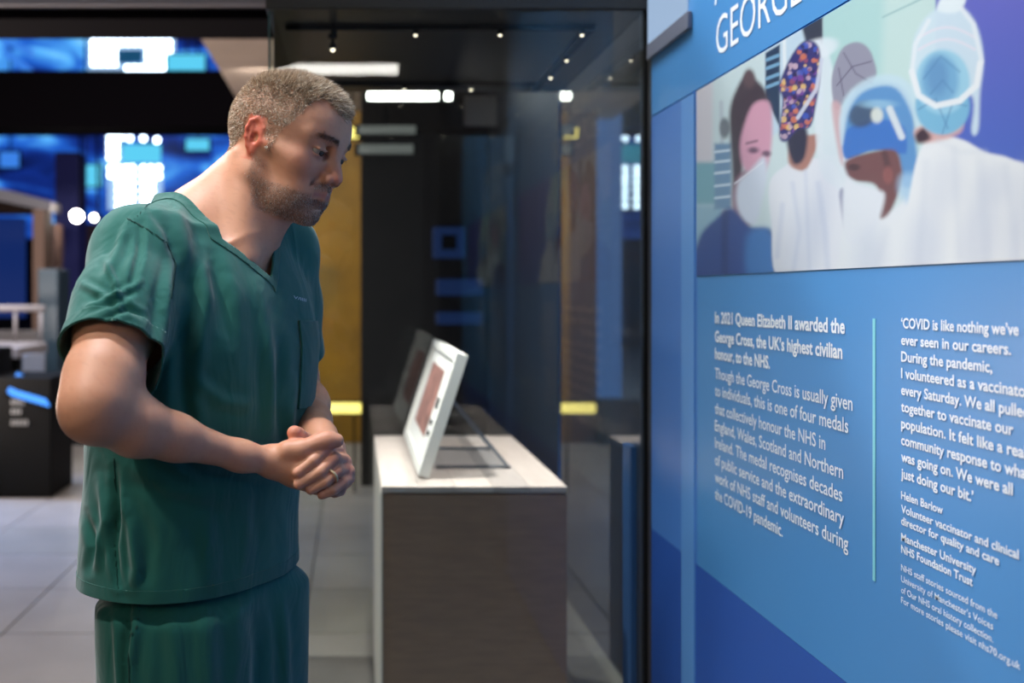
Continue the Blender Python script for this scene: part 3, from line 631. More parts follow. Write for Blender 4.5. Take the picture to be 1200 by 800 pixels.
# woman at left
poly([(858, 180), (856, 130), (866, 100), (878, 84), (884, 90), (898, 106), (903, 130), (898, 150), (872, 190), (874, 250), (862, 240)], (64, 52, 66), 2.5)
ell(879, 92, 7, 11, (96, 78, 86), 3)
poly([(872, 150), (884, 122), (902, 120), (906, 150), (902, 190), (890, 210), (874, 200), (868, 175)], (214, 160, 184), 2.5)
poly([(860, 220), (874, 200), (884, 220), (882, 262), (862, 262)], (150, 110, 128), 3)
ell(884, 176, 6, 3.5, (84, 60, 90), 2.5, .9); ell(899, 180, 5, 3.5, (84, 60, 90), 2.5, .9); stroke([(876, 168), (888, 165)], 3, (120, 86, 110), 1.5, .8)
poly([(866, 214), (880, 200), (896, 184), (900, 205), (894, 235), (886, 262), (872, 258), (864, 238)], (212, 224, 240), 3)
poly([(816, 330), (820, 280), (840, 256), (858, 244), (880, 265), (905, 270), (916, 300), (920, 330)], (44, 78, 148), 3)
poly([(880, 330), (876, 278), (900, 268), (918, 300), (922, 330)], (66, 128, 196), 5, .9); stroke([(851, 250), (850, 330)], 8, (34, 52, 110), 3, .6)
stroke([(862, 215), (895, 190)], 1.5, (235, 240, 250), 1); 
# nurse with floral cap, back turned
poly([(916, 330), (905, 262), (903, 214), (922, 194), (940, 186), (975, 190), (990, 220), (1000, 280), (996, 330)], (228, 234, 243), 1.5)
poly([(925, 190), (930, 160), (950, 158), (962, 160), (950, 192), (940, 200)], (176, 128, 118), 2)
poly([(922, 150), (946, 150), (944, 184), (930, 190)], (40, 42, 70), 2.5)
poly([(955, 62), (968, 54), (980, 92), (994, 160), (996, 232), (984, 222), (960, 190)], (222, 234, 242), 2, .85)
ell(958, 58, 26, 12, (228, 238, 246), 3, .8, -.3)
cap = [(914, 158), (918, 118), (914, 100), (928, 66), (944, 48), (960, 54), (963, 84), (958, 120), (951, 148), (936, 152), (922, 166)]
poly(cap, (52, 52, 120), 1.5)
rr = np.random.default_rng(3); sd = psd(spl(cap))
for i in range(210):
    x, y = rr.uniform(912, 964), rr.uniform(46, 164); c = [(150, 80, 110), (196, 170, 190), (226, 190, 120), (60, 90, 190), (30, 28, 80), (120, 70, 160), (210, 120, 90)][rr.integers(7)]
    c0, s0 = x, y; r0 = rr.uniform(1.6, 4); a = (1 - sstep(r0 - 1, r0 + 1, np.hypot(PX - x, PY - y))) * (sd < -1.5) * .9; paint(a, c)
stroke([(964, 70), (958, 104), (936, 138)], 4.5, (206, 214, 232), 1.5, .9)
for (p, w_) in (([(930, 215), (938, 270), (930, 325)], 5), ([(960, 215), (968, 270), (972, 325)], 7), ([(945, 200), (950, 320)], 4), ([(918, 240), (912, 300)], 6)): stroke(p, w_, (196, 208, 230), 3, .5)
# grey cap behind
poly([(978, 120), (976, 90), (986, 60), (1000, 50), (1014, 52), (1024, 66), (1027, 92), (1000, 110), (984, 128)], (150, 152, 172), 1.5)
for p in ([(982, 100), (1000, 78), (1022, 72)], [(990, 62), (1004, 86), (1024, 98)], [(984, 80), (990, 112)]): stroke(p, 1.8, (98, 96, 122), 1, .8)
poly([(976, 122), (990, 130), (990, 190), (984, 180)], (206, 170, 176), 2.5, .9)
poly([(994, 206), (986, 150), (990, 130), (1004, 110), (1002, 210)], (218, 230, 240), 3, .9)
poly([(985, 230), (994, 228), (1002, 290), (998, 306)], (110, 116, 160), 2)
# nurse with blue cap and face shield, in profile
poly([(990, 330), (985, 300), (990, 258), (1000, 240), (1040, 250), (1080, 225), (1140, 260), (1150, 330)], (228, 236, 242), 3)
poly([(992, 182), (990, 140), (1000, 112), (1024, 98), (1054, 100), (1070, 124), (1074, 160), (1078, 210), (1060, 218), (1050, 178), (1020, 176)], (92, 150, 206), 3)
poly([(992, 186), (994, 152), (1030, 140), (1060, 148), (1064, 176), (1056, 180), (1024, 176)], (58, 118, 200), 2)
ell(1012, 134, 17, 14, (62, 76, 100), 4, .85, -.6); ell(1030, 122, 20, 5, (150, 196, 224), 3, .8); ell(1029, 135, 7, 9, (220, 228, 220), 3, .9); stroke([(1044, 128), (1058, 160)], 8, (222, 232, 236), 2.5, .9)
poly([(993, 188), (1022, 178), (1050, 176), (1058, 196), (1058, 214), (1046, 246), (1036, 256), (1030, 250), (1028, 218), (1004, 212), (994, 204)], (116, 78, 82), 2.5)
ell(1002, 196, 7, 4, (60, 40, 52), 2, .8); stroke([(1038, 180), (1044, 205)], 7, (70, 48, 58), 3, .7); ell(1042, 205, 6, 10, (150, 92, 92), 2.5, .8)
poly([(992, 210), (1004, 214), (1030, 222), (1038, 232), (1026, 270), (1008, 286), (992, 280), (988, 240)], (226, 234, 242), 3)
poly([(1058, 205), (1082, 205), (1110, 220), (1136, 262), (1120, 270), (1084, 252), (1056, 228)], (166, 206, 236), 5, .75)
poly([(988, 170), (986, 130), (1000, 104), (1030, 88), (1060, 92), (1078, 120), (1082, 190), (1076, 150), (1052, 104), (1016, 106), (996, 130)], (196, 224, 238), 2.5, .8)
# tall nurse at right, back turned
poly([(1052, 330), (1066, 235), (1078, 180), (1096, 158), (1130, 164), (1156, 178), (1186, 186), (1218, 210), (1240, 330)], (232, 238, 242), 2)
poly([(1030, 330), (1040, 260), (1090, 250), (1110, 330)], (230, 237, 242), 8)
poly([(1076, 150), (1124, 140), (1128, 154), (1106, 164), (1080, 166)], (214, 170, 168), 3); poly([(1074, 158), (1084, 150), (1092, 162), (1078, 168)], (60, 44, 60), 3)
poly([(1070, 60), (1082, 26), (1104, 8), (1128, 8), (1146, 30), (1154, 68), (1150, 110), (1148, 152), (1140, 154), (1138, 110), (1076, 112)], (206, 228, 240), 2.5, .95)
poly([(1100, 12), (1108, -8), (1122, -14), (1134, -4), (1124, 14)], (226, 240, 246), 2)
ell(1106, 124, 32, 34, (122, 186, 220), 3); ell(1106, 96, 32, 38, (156, 208, 232), 3)
ell(1103, 94, 22, 30, (112, 170, 212), 5, .9); ell(1100, 90, 12, 22, (90, 140, 192), 6, .6)
for p in ([(1078, 128), (1098, 116), (1112, 150)], [(1134, 124), (1118, 120), (1106, 156)], [(1084, 92), (1104, 66), (1126, 84)], [(1092, 110), (1106, 94), (1118, 108)]): stroke(p, 2.5, (84, 138, 186), 1.6, .55)
for (cy_, ry) in ((34, 12), (48, 12)): stroke([(1078 + i * 5.5, cy_ + 10 - ry * math.sin(i / 12 * math.pi)) for i in range(13)], 3, (232, 226, 238), 1.5, .75)
stroke([(1150, 74), (1146, 100), (1126, 118), (1098, 124), (1078, 112), (1070, 84)], 7, (236, 242, 246), 2, .95)
stroke([(1070, 84), (1074, 52), (1090, 24)], 5, (232, 240, 246), 2, .8); stroke([(1152, 72), (1142, 28), (1128, 10)], 5, (232, 240, 246), 2, .8)
for (p, w_) in (([(1120, 175), (1126, 300)], 8), ([(1150, 190), (1160, 320)], 12), ([(1180, 196), (1196, 320)], 10), ([(1086, 190), (1078, 320)], 9), ([(1040, 270), (1026, 325)], 9), ([(1100, 164), (1128, 178), (1156, 178)], 6)): stroke(p, w_, (206, 216, 228), 5, .3)
for (x_, y_, rx, ry, al) in ((1150, 275, 22, 60, .35), (1085, 290, 20, 50, .35), (1195, 270, 14, 60, .35), (945, 285, 22, 45, .3), (1020, 300, 18, 30, .35), (1110, 215, 22, 30, .22), (1170, 215, 22, 22, .22), (965, 235, 10, 40, .3)):
    ell(x_, y_, rx, ry, (176, 190, 216), 14, al, .15)
canvas = np.clip(canvas, 0, 1) * 0.78
nu, nv = PX.shape; idx = np.arange(nu * nv).reshape(nu, nv)
Vp = np.stack([np.full(PX.shape, WX - 0.0016), YY, ZZ], -1).reshape(-1, 3)
Fp = np.stack([idx[:-1, :-1], idx[:-1, 1:], idx[1:, 1:], idx[1:, :-1]], -1).reshape(-1, 4)
me = np_mesh('photo_print', Vp, Fp, False); set_col(me, canvas.reshape(-1, 3))
o = link('photo_print', me, mat('photo_print', attr='Col', rough=0.35), gp)
o['label'] = 'printed photograph of five people in white gowns, caps and face masks'
board('photo_backing', 0.55, wy(817), 1.397, 1.7995, M['pb'], 0.0012, 0.001)
# added unseen flap on the man's spot: keeps its light off the text wall
K0 = Vector(KEY); tk = empty('flapped_spotlight', K0, 'black ceiling spotlight with an added unseen flap aimed at the man', 'spotlight')
ka, kb = Vector((0.16, 1.0, 1.75)), Vector((0.10, 1.75, 1.2)); pa = K0 + (Vector((0.20, 2.4, 1.6)) - K0) * 0.15; pb = K0 + (Vector((0.20, 0.4, 1.0)) - K0) * 0.15
kn = (pa - K0).cross(pb - K0).normalized()
if kn.dot(Vector((WX, 1.5, 1.2)) - K0) < 0: kn = -kn
MB().prism([pa, pb, pb + kn * .3, pa + kn * .3], (pa - K0).normalized() * -0.003).build('added_flap', M['black'], tk)
MB().tube(K0 + Vector((-.05, -.03, .3)), K0 + Vector((0, 0, .09)), 0.05, 16).build('lamp_body', M['black'], tk, True)
# added unseen flap on the ceiling spot: its edge makes the slanting border of the lit area
A = Vector((WX, 2.19, 1.967)); B = Vector((WX, 1.24, 0.90)); Lp = WALL_LAMP
n = (A - Lp).cross(B - Lp).normalized(); 
if n.dot(Vector((WX, 2.3, 0.9)) - Lp) < 0: n = -n       # the far lower side stays dark
tl = empty('flapped_spotlight', Lp, 'black ceiling spotlight with an added unseen flap aimed at the text wall', 'spotlight')
pa = Lp + (A - Lp) * 0.16; pb = Lp + (B - Lp) * 0.16; e = (pb - pa).normalized()
pa -= e * 0.25; pb += e * 0.35; dn = n * 0.45
MB().prism([pa, pb, pb + dn, pa + dn], (pa - Lp).normalized() * -0.003).build('added_flap', M['black'], tl)
MB().tube(Lp + Vector((0, 0, .35)), Lp + Vector((0, 0, .08)), 0.05, 16).build('lamp_body', M['black'], tl, True)
# ================================================================ THE MAN
man = empty('person', (-0.22, 1.52, 0.0), 'grey haired bearded man in green scrubs looking down with clasped hands', 'person')
HSC = 0.945
psi, th, roll = math.radians(30), math.radians(18), math.radians(5)
hf = np.array([math.cos(th) * math.cos(psi), -math.cos(th) * math.sin(psi), -math.sin(th)])
hl = np.array([math.sin(psi), math.cos(psi), 0.0]); hu = np.cross(hf, hl)
hl, hu = hl * math.cos(roll) - hu * math.sin(roll), hu * math.cos(roll) + hl * math.sin(roll)
HM = np.stack([hf, hl, hu], 1); HO = np.array([-0.107, 1.522, 1.581])
def hp(x, y, z): return HO + HM @ np.array([x, y, z], float) * HSC
tphi = math.radians(32); tf = np.array([math.cos(tphi), -math.sin(tphi), 0.0]); tl = np.array([math.sin(tphi), math.cos(tphi), 0.0])
def P3(px, py, Y): return np.array(q(px, py, Y))
JR, JL = np.array([-0.298, 1.392, 1.412]), np.array([-0.125, 1.655, 1.428])
ER, EL = P3(112, 476, 1.20), P3(345, 442, 1.77)
LOFT = np.array([  # z, centre x, centre y, half width, half depth
    (0.86, -0.252, 1.535, 0.190, 0.142), (0.935, -0.247, 1.535, 0.188, 0.141), (1.02, -0.245, 1.535, 0.186, 0.139), (1.10, -0.237, 1.53, 0.187, 0.137),
    (1.20, -0.228, 1.525, 0.198, 0.141), (1.286, -0.222, 1.525, 0.205, 0.140), (1.36, -0.222, 1.525, 0.198, 0.128), (1.42, -0.226, 1.528, 0.172, 0.106), (1.47, -0.230, 1.53, 0.13, 0.08), (1.5, -0.232, 1.532, 0.09, 0.06)])
def loft(F_, T, inset, z0, z1, k, ex=2.3, extra=None, off=(0, 0)):
    cz = np.linspace(z0, z1, 200); g = [np.interp(cz, T[:, 0], T[:, i]) for i in range(1, 5)]
    ker = np.ones(15) / 15; g = [np.convolve(np.pad(a, 7, 'edge'), ker, 'valid') for a in g]
    def fn(x, y, z):
        zz = np.clip(z, z0, z1); cx, cy, a, b = [np.interp(zz, cz, gi).astype(np.float32) for gi in g]; a = a - inset; b = b - inset
        X, Yy = x - cx, y - cy; u = (X * tl[0] + Yy * tl[1] - off[0]) / a; v = (X * tf[0] + Yy * tf[1] - off[1]) / b
        r = (np.abs(u) ** ex + np.abs(v) ** ex) ** (1 / ex); d = (r - 1) * np.minimum(a, b)
        return np.maximum(d, np.maximum(z - z1, z0 - z))
    R = T[:, 3:].max() + 0.12; F_.put(fn, (T[:, 1].min() - R, T[:, 2].min() - R, z0), (T[:, 1].max() + R, T[:, 2].max() + R, z1), k)

# ---------------- body: one continuous skin surface
HS = 0.0021
B = Field((-0.44, 1.13, 1.0), (0.035, 1.86, 1.745), HS)
loft(B, LOFT, 0.018, 1.02, 1.425, 0.07)
NB = P3(240, 262, 1.52); TRP = P3(236, 250, 1.54)
B.cap(NB, 0.060, hp(-0.030, 0, -0.045), 0.054, 0.03)
B.cap(NB + [0.035, -0.02, -0.04], 0.056, hp(0.012, 0, -0.075), 0.046, 0.04)
for J in (JR, JL):
    B.cap(TRP + [0, 0, -0.018], 0.047, J + [0.0, 0, 0.006], 0.040, 0.035)
    B.ell(J, (0.051, 0.051, 0.055), k=0.03)
# collar bones and neck muscles
B.cap(hp(-0.028, -0.058, -0.03), 0.012, P3(284, 303, 1.45), 0.007, 0.03)
B.cap(hp(-0.028, 0.058, -0.03), 0.012, P3(292, 303, 1.46), 0.007, 0.03)
# --- head
hb = lambda c, r, k=0.012, sub=False, clip=None: B.ell(hp(*c), np.array(r) * HSC, HM, k, sub, clip)
hc_ = lambda a, ra, b, rb, k=0.01, sub=False: B.cap(hp(*a), ra * HSC, hp(*b), rb * HSC, k, sub)
hb((0.000, 0, 0.038), (0.098, 0.0765, 0.080), 0.02)
hb((-0.030, 0, 0.030), (0.068, 0.073, 0.066), 0.02)
hb((0.040, 0, 0.040), (0.062, 0.064, 0.064), 0.02)
hb((0.042, 0, -0.025), (0.052, 0.058, 0.066), 0.025)
for s in (-1, 1):
    hc_((0.002, s * .056, -0.050), 0.017, (0.050, s * .036, -0.080), 0.016, 0.02)
    hc_((0.050, s * .036, -0.080), 0.016, (0.076, s * .013, -0.090), 0.015, 0.018)
    hc_((-0.004, s * .062, -0.008), 0.012, (0.002, s * .056, -0.050), 0.015, 0.02)
    hb((0.066, s * .041, -0.018), (0.022, 0.019, 0.020), 0.024)
    hc_((0.02, s * .067, -0.004), 0.007, (0.060, s * .050, -0.010), 0.010, 0.02)
    hc_((0.094, s * .012, 0.030), 0.0085, (0.072, s * .047, 0.030), 0.0095, 0.014)
    hb((0.062, s * .028, -0.060), (0.028, 0.024, 0.024), 0.02)
hb((0.078, 0, -0.088), (0.017, 0.022, 0.015), 0.014)
hb((0.078, 0, -0.052), (0.022, 0.030, 0.026), 0.016)
for s in (-1, 1):          # eye sockets
    hb((0.099, s * .032, 0.011), (0.015, 0.016, 0.010), 0.014, True)
    hb((0.092, s * .018, 0.012), (0.008, 0.006, 0.010), 0.008, True)
hc_((0.093, 0, 0.022), 0.0085, (0.108, 0, -0.012), 0.0085, 0.012)
hc_((0.106, 0, -0.010), 0.0085, (0.1145, 0, -0.022), 0.0095, 0.008)
for s in (-1, 1):
    hb((0.104, s * .0125, -0.027), (0.011, 0.0075, 0.0085), 0.006)
    hb((0.109, s * .0062, -0.034), (0.0045, 0.0032, 0.004), 0.003, True)
    hc_((0.096, s * .020, -0.026), 0.002, (0.083, s * .033, -0.052), 0.002, 0.008, True)   # nose to mouth crease
hc_((0.0975, 0, -0.036), 0.0055, (0.0985, 0, -0.043), 0.006, 0.006)
for s in (-1, 1):
    hc_((0.1015, 0, -0.0485), 0.0042, (0.088, s * .023, -0.054), 0.0026, 0.004)
    hc_((0.0995, 0, -0.0575), 0.0055, (0.088, s * .021, -0.0555), 0.0028, 0.004)
    hc_((0.1060, 0, -0.0530), 0.0007, (0.092, s * .024, -0.0550), 0.0007, 0.0025, True)
    hb((0.0945, 0, -0.070), (0.005, 0.016, 0.004), 0.008, True)
EYE = [(0.0825, s * 0.0318, 0.0105) for s in (-1, 1)]
for e in EYE:              # lids around the eyeball: upper covers most, gaze is lowered
    hb(e, (0.0142, 0.0155, 0.0142), 0.004, False, clip=lambda x, y, z: 0.0028 - z - 0.20 * x)
    hb(e, (0.0140, 0.0150, 0.0140), 0.004, False, clip=lambda x, y, z: z + 0.0042 + 0.10 * x)
    hc_((e[0] + .0125, e[1] - .013, e[2] + .003), 0.0016, (e[0] + .0125, e[1] + .013, e[2] + .003), 0.0016, 0.003)
# ears
for s in (-1, 1):
    y = s * 0.0735
    hb((-0.003, s * .068, -0.002), (0.011, 0.010, 0.019), 0.010)
    es = 0.80
    ring = [(0.008, 0.006), (0.010, 0.020), (0.002, 0.031), (-0.010, 0.034), (-0.020, 0.026), (-0.023, 0.012), (-0.020, -0.004), (-0.013, -0.018), (-0.004, -0.028)]
    pts = [(hp(a * es, y + s * (0.001 + 0.009 * max(0, -a / .023)), b * .86), 0.0029) for a, b in ring]
    B.chain(pts, 0.004)
    hb((-0.004, y + s * .003, 0.003), (0.012, 0.0032, 0.023), 0.005)
    hb((-0.002, y + s * .001, -0.021), (0.0065, 0.0040, 0.008), 0.005)
    hc_((-0.0105, y + s * .008, 0.017), 0.0022, (-0.009, y + s * .007, -0.008), 0.0020, 0.003)
    hb((-0.001, y + s * .007, -0.001), (0.0055, 0.006, 0.008), 0.003, True)
    hc_((0.009, y + s * .001, -0.004), 0.0038, (0.008, y + s * .001, -0.009), 0.003, 0.005)
# --- arms
B.chain([(JR, 0.054), ((JR * .5 + ER * .5) + [-.004, 0, 0], 0.0485), (ER + (JR - ER) * .15, 0.0435), (ER, 0.040)], 0.03)
B.chain([(ER, 0.0385), (P3(160, 499, 1.235), 0.0355), (P3(205, 512, 1.265), 0.0275), (P3(282, 534, 1.315), 0.0178), (P3(322, 541, 1.338), 0.0180)], 0.02)
B.chain([(P3(205, 513, 1.285), 0.025), (P3(282, 534, 1.333), 0.0165), (P3(322, 541, 1.356), 0.0170)], 0.008)
B.cap(ER + [-.012, 0.01, -.012], 0.028, ER + [-.004, .0, -.010], 0.03, 0.02)
B.chain([(JL, 0.054), (EL + (JL - EL) * .45, 0.046), (EL, 0.040)], 0.03)
B.chain([(EL, 0.039), (P3(358, 474, 1.68), 0.038), (P3(364, 494, 1.58), 0.031), (P3(374, 512, 1.47), 0.0235), (P3(385, 528, 1.425), 0.022)], 0.02)
# --- hands, right hand held inside the left
def pc(lst, k=0.006):
    B.chain([(P3(x, y, Y), r / F * Y) for x, y, Y, r in lst], k)
pc([(322, 541, 1.342, 20), (345, 545, 1.345, 21), (366, 549, 1.352, 21)], 0.012)          # right palm, three ribs
pc([(322, 541, 1.358, 18), (350, 538, 1.372, 20), (376, 543, 1.376, 17)], 0.012)
pc([(345, 556, 1.350, 14), (372, 568, 1.352, 12)], 0.012)
pc([(322, 538, 1.338, 13), (337, 528, 1.330, 11), (352, 527, 1.330, 11), (374, 518, 1.334, 9.6), (384, 515.5, 1.336, 9.8), (395, 516, 1.338, 8.2)], 0.008)  # right thumb over the top
pc([(372, 530, 1.378, 10), (396, 533, 1.392, 9), (404, 541, 1.385, 8.2), (402, 547, 1.372, 7.6)], 0.003)      # right fingers curling round the far hand
pc([(374, 542, 1.372, 9), (400, 545, 1.388, 8.5), (408, 552, 1.378, 8), (405, 556, 1.368, 7.4)], 0.003)
pc([(372, 552, 1.370, 9), (398, 558, 1.385, 8.5), (405, 564, 1.376, 7.6), (400, 568, 1.366, 7)], 0.003)
pc([(368, 564, 1.366, 9), (390, 570, 1.378, 8), (398, 574, 1.370, 7.0), (392, 577, 1.36, 6.6)], 0.003)
pc([(385, 528, 1.425, 19), (388, 545, 1.405, 18), (391, 556, 1.395, 16)], 0.012)         # left palm behind
pc([(388, 524, 1.420, 13), (372, 522, 1.392, 11), (356, 516, 1.368, 9.5), (349, 510.5, 1.352, 9.2), (345, 507, 1.341, 8.8)], 0.006)   # left thumb, tip towards us
# left fingers wrapped over the back of the right hand
LFG = [[(394, 529, 1.385, 9.5), (383, 525.5, 1.338, 7.6), (366, 540, 1.322, 7.5), (349, 553.5, 1.317, 6.6)],
       [(402, 540, 1.388, 9.5), (391, 537, 1.336, 7.8), (374, 553, 1.320, 7.6), (350, 567, 1.318, 6.8)],
       [(406, 550, 1.386, 9.0), (395, 551.5, 1.336, 7.6), (381, 564, 1.322, 7.3), (364, 573.5, 1.322, 6.3)],
       [(408, 560, 1.384, 8.4), (401, 565, 1.342, 7.4), (390, 574, 1.328, 6.6), (377, 579.5, 1.328, 5.8)]]
for f in LFG: pc(f, 0.0006)
P, Q = B.mesh()
P = smooth_mesh(P, Q, 2, 0.45); N = normals(P, Q)
# skin colour per vertex, in head coordinates
Lh = (P - HO) @ HM / HSC; x, y, z = Lh.T; ay = np.abs(y)
col = np.tile(lin((210, 153, 122)), (len(P), 1))
def mixc(w, c):
    global col
    w = np.clip(w, 0, 1)[:, None]; col = col * (1 - w) + lin(c) * w
nz = vnoise(P, 90, 1); nf = vnoise(P, 420, 2)
mixc(0.16 + 0.16 * nz, (186, 126, 104)); mixc(0.10 * (nf > 0.3), (160, 104, 84))
head = (z > -0.13) & (x > -0.13)
gs = lambda c, r: np.exp(-(((x - c[0]) ** 2 + (ay - c[1]) ** 2 + (z - c[2]) ** 2) / r ** 2))
mixc(0.55 * gs((0.116, 0, -0.022), .018), (196, 110, 96)); mixc(0.45 * gs((0.075, .045, -0.016), .024), (200, 120, 104))
mixc(0.8 * sstep(0.0745, 0.080, ay) * (np.abs(x) < .024) * (np.abs(z) < .036), (204, 92, 70))
mixc(0.35 * gs((0.093, .032, 0.004), .013), (140, 92, 86))
lip = np.exp(-((z + 0.0535 + 0.10 * (ay / .025) ** 2 * 0.02) / 0.0058) ** 2) * sstep(0.027, 0.022, ay) * sstep(0.083, 0.092, x); mixc(0.75 * lip * head, (166, 96, 88))
beard = sstep(0.0, 0.012, 0.004 + (-0.030 - z) + 0.16 * (x < 0.03) * (0.04 - x)) * sstep(0.000, 0.012, x + np.clip(z + .055, -1, 0) * .5) * (z > -0.112) * sstep(-.108, -.100, z)
beard *= 1 - sstep(0.02, 0.045, (z + 0.045) + 0.0) ; beard = np.clip(beard * (1 - lip * 1.6), 0, 1) * head
cheekcut = sstep(-0.052, -0.064, z + 0.5 * np.clip(0.045 - np.abs(ay - 0.045), 0, .02) * 0) ; moust = np.exp(-((z + 0.041) / .006) ** 2) * (ay < .026) * (x > .08)
beard = np.maximum(beard * np.maximum(cheekcut, sstep(0.035, 0.0, x)), np.minimum(moust, 1)) * (1 - np.clip(lip * 2.0, 0, 1)) * (1 - 0.6 * np.exp(-((z + .066) / .006) ** 2) * (ay < .02)) * head
mixc(beard * (0.42 + 0.18 * nf), (128, 104, 92))
def hairline(x, ay, z):
    # height above which hair grows, for each place on the head
    zl = np.interp(x, [-.11, -.085, -.05, -.028, -.018, .006, .012, .022, .030, .036, .046, .056, .062, .066, .10], [-.035, -.035, -.022, .004, .026, .022, -.002, -.016, -.008, .022, .036, .052, .074, .088, .094])
    tuft = np.interp(x, [-.11, .03, .06, .085, .10], [.2, .2, .086, .078, .070])
    return np.where((ay < 0.040) & (x > .04), np.minimum(zl, tuft + (ay / .04) ** 3 * .012), zl)
hair_w = sstep(-0.004, 0.005, z - hairline(x, ay, z)) * head * (ay < 0.0765 + 0.02 * (z > .02))
ear = (ay > 0.0735) & (x > -.027) & (x < .0105) & (z < .034) & (z > -.04); hair_w = hair_w * (~ear) * np.where((x > .006) & (z < .03), .45, 1.0)
mixc(hair_w * 0.55, (172, 150, 130))
brow = np.exp(-((z - (0.0305 + 0.004 * np.sin((ay - .012) / .034 * 2.6) - 0.000)) / 0.0040) ** 2) * sstep(.010, .016, ay) * sstep(.052, .046, ay) * (x > .06); mixc(0.5 * brow * head, (100, 74, 60))
# hands: reddish knuckles and pale nails
def near(p, r): return np.exp(-(((P - p) ** 2).sum(1)) / r ** 2)
for f in LFG: mixc(0.45 * near(P3(*f[1][:3]) + [0, -.008, 0], .011), (206, 128, 106)); mixc(0.5 * near(P3(*f[3][:3]) + [0, -.005, 0], .008), (214, 150, 132))
for p in ((404, 545, 1.368), (405, 555, 1.36), (345, 507, 1.335)): mixc(0.5 * near(P3(*p), .013), (212, 108, 86))
mixc(0.30 * near(P3(384, 516, 1.33), .03), (206, 140, 120))
me = np_mesh('body', P, Q); set_col(me, col)
skin = mat('skin', attr='Col', rough=0.48, sss=0.18, spec=0.4, bump=(340, 0.12, 0.0012))
body = link('body', me, skin, man)

# eyes
M['eye'] = mat('eye_white', (158, 146, 138), 0.12); M['iris'] = mat('iris', (58, 50, 44), 0.1); M['lash'] = mat('lash', (34, 26, 22), 0.7)
for s, e in zip((-1, 1), EYE):
    c = Vector(hp(*e)); eb = MB().ball(c, 0.0124 * HSC, 16).build('eye', M['eye'], man, True)
    g = Vector(HM @ np.array([0.93, 0.02, -0.20])).normalized()
    ib = MB(); ib.ball((0, 0, 0), 1.0, 12); bmesh.ops.scale(ib.bm, vec=(0.0060, 0.0060, 0.0025), verts=ib.bm.verts)
    bmesh.ops.transform(ib.bm, matrix=Matrix.Translation(c + g * 0.0101) @ g.to_track_quat('Z', 'Y').to_matrix().to_4x4(), verts=ib.bm.verts); ib.build('iris', M['iris'], eb, True)
    lv, lf = [], []
    for i in range(26):
        u = (i / 25 - .5) * 0.025; a0 = np.array([e[0] + math.sqrt(max(.0146 ** 2 - (u * .9) ** 2, 0)) * .98, e[1] + u, e[2] + 0.0006 - abs(u) * .15]); d = np.array([.006, u * .22, -.003])
        k = len(lv); lv += [hp(*(a0 + [0, -.0005, 0])), hp(*(a0 + [0, .0005, 0])), hp(*(a0 + d))]; lf.append((k, k + 1, k + 2))
    o = link('eyelashes', np_mesh('eyelashes', lv, lf, False), M['lash'], eb)

# hair, beard and brows: short strands of real geometry
def strands(name, w, n, length, width, cols, dirs, m, seed, jit=0.35):
    r = np.random.default_rng(seed); wv = np.clip(w, 0, 1) ** 1.0
    T = tri(Q); A = P[T[:, 0]]; a1, a2 = P[T[:, 1]] - A, P[T[:, 2]] - A
    ar = np.linalg.norm(np.cross(a1, a2), axis=1) * wv[T].mean(1); pr = ar / ar.sum(); t = r.choice(len(T), n, p=pr)
    u, v = r.random(n), r.random(n); fl_ = u + v > 1; u[fl_], v[fl_] = 1 - u[fl_], 1 - v[fl_]
    O = A[t] + u[:, None] * a1[t] + v[:, None] * a2[t]; Nn = N[T[t, 0]]; Lc = (O - HO) @ HM / HSC
    D = dirs(Lc, Nn) + r.normal(size=(n, 3)) * jit; D /= np.linalg.norm(D, axis=1)[:, None]
    ln = length(Lc) * r.uniform(.65, 1.25, n); S = np.cross(D, r.normal(size=(n, 3))); S /= np.linalg.norm(S, axis=1)[:, None]; S *= width
    bend = (HM @ np.array([.35, 0, -.15])) * 0.3
    O = O - Nn * .0004; mid = O + D * (ln * .55)[:, None]; tip = O + (D + bend * np.minimum(ln / .012, 1)[:, None]) * ln[:, None]
    V = np.stack([O - S, O + S, mid - S * .8, mid + S * .8, tip], 1).reshape(-1, 3); k = np.arange(n)[:, None] * 5
    Tt = np.concatenate([k + [0, 1, 3], k + [0, 3, 2], k + [2, 3, 4]])
    me = np_mesh(name, V, Tt, False); cc = np.array([lin(c) for c in cols])[r.integers(len(cols), size=n)] * r.uniform(.8, 1.15, (n, 1)); set_col(me, np.repeat(cc, 5, 0))
    return link(name, me, m, man)
hm = mat('hair', attr='Col', rough=0.45, spec=0.4)
gry = [(206, 188, 166), (226, 212, 194), (176, 152, 128), (140, 118, 98), (238, 228, 212), (196, 174, 148)]
def hd(L_, Nn):
    top = sstep(.06, .10, L_[:, 2])[:, None]; return Nn * (0.75 + 0.15 * top) + (HM @ np.array([0.75, -0.1, 0.0])) * (0.2 + 0.8 * top) + (HM @ np.array([0, 0, -0.5])) * (1 - top)
strands('hair', hair_w, 34000, lambda L_: 0.0042 + 0.0095 * sstep(.055, .10, L_[:, 2]), 0.00042, gry, hd, hm, 5)
strands('beard', np.clip(beard, 0, 1) * (0.35 + 0.65 * sstep(0.0, 0.03, x)), 8500, lambda L_: np.full(len(L_), .0030), 0.00030, [(110, 90, 78), (150, 128, 110), (196, 182, 170), (90, 70, 60), (214, 204, 194)], lambda L_, Nn: Nn * .5 + (HM @ np.array([.2, 0, -.9])), hm, 6)
strands('eyebrows', brow * head, 620, lambda L_: np.full(len(L_), .0052), 0.00030, [(70, 54, 46), (92, 72, 60), (60, 46, 40)], lambda L_, Nn: Nn * .35 + np.sign(L_[:, 1])[:, None] * (HM @ np.array([-.3, 1, 0.1]))[None], hm, 8, .2)
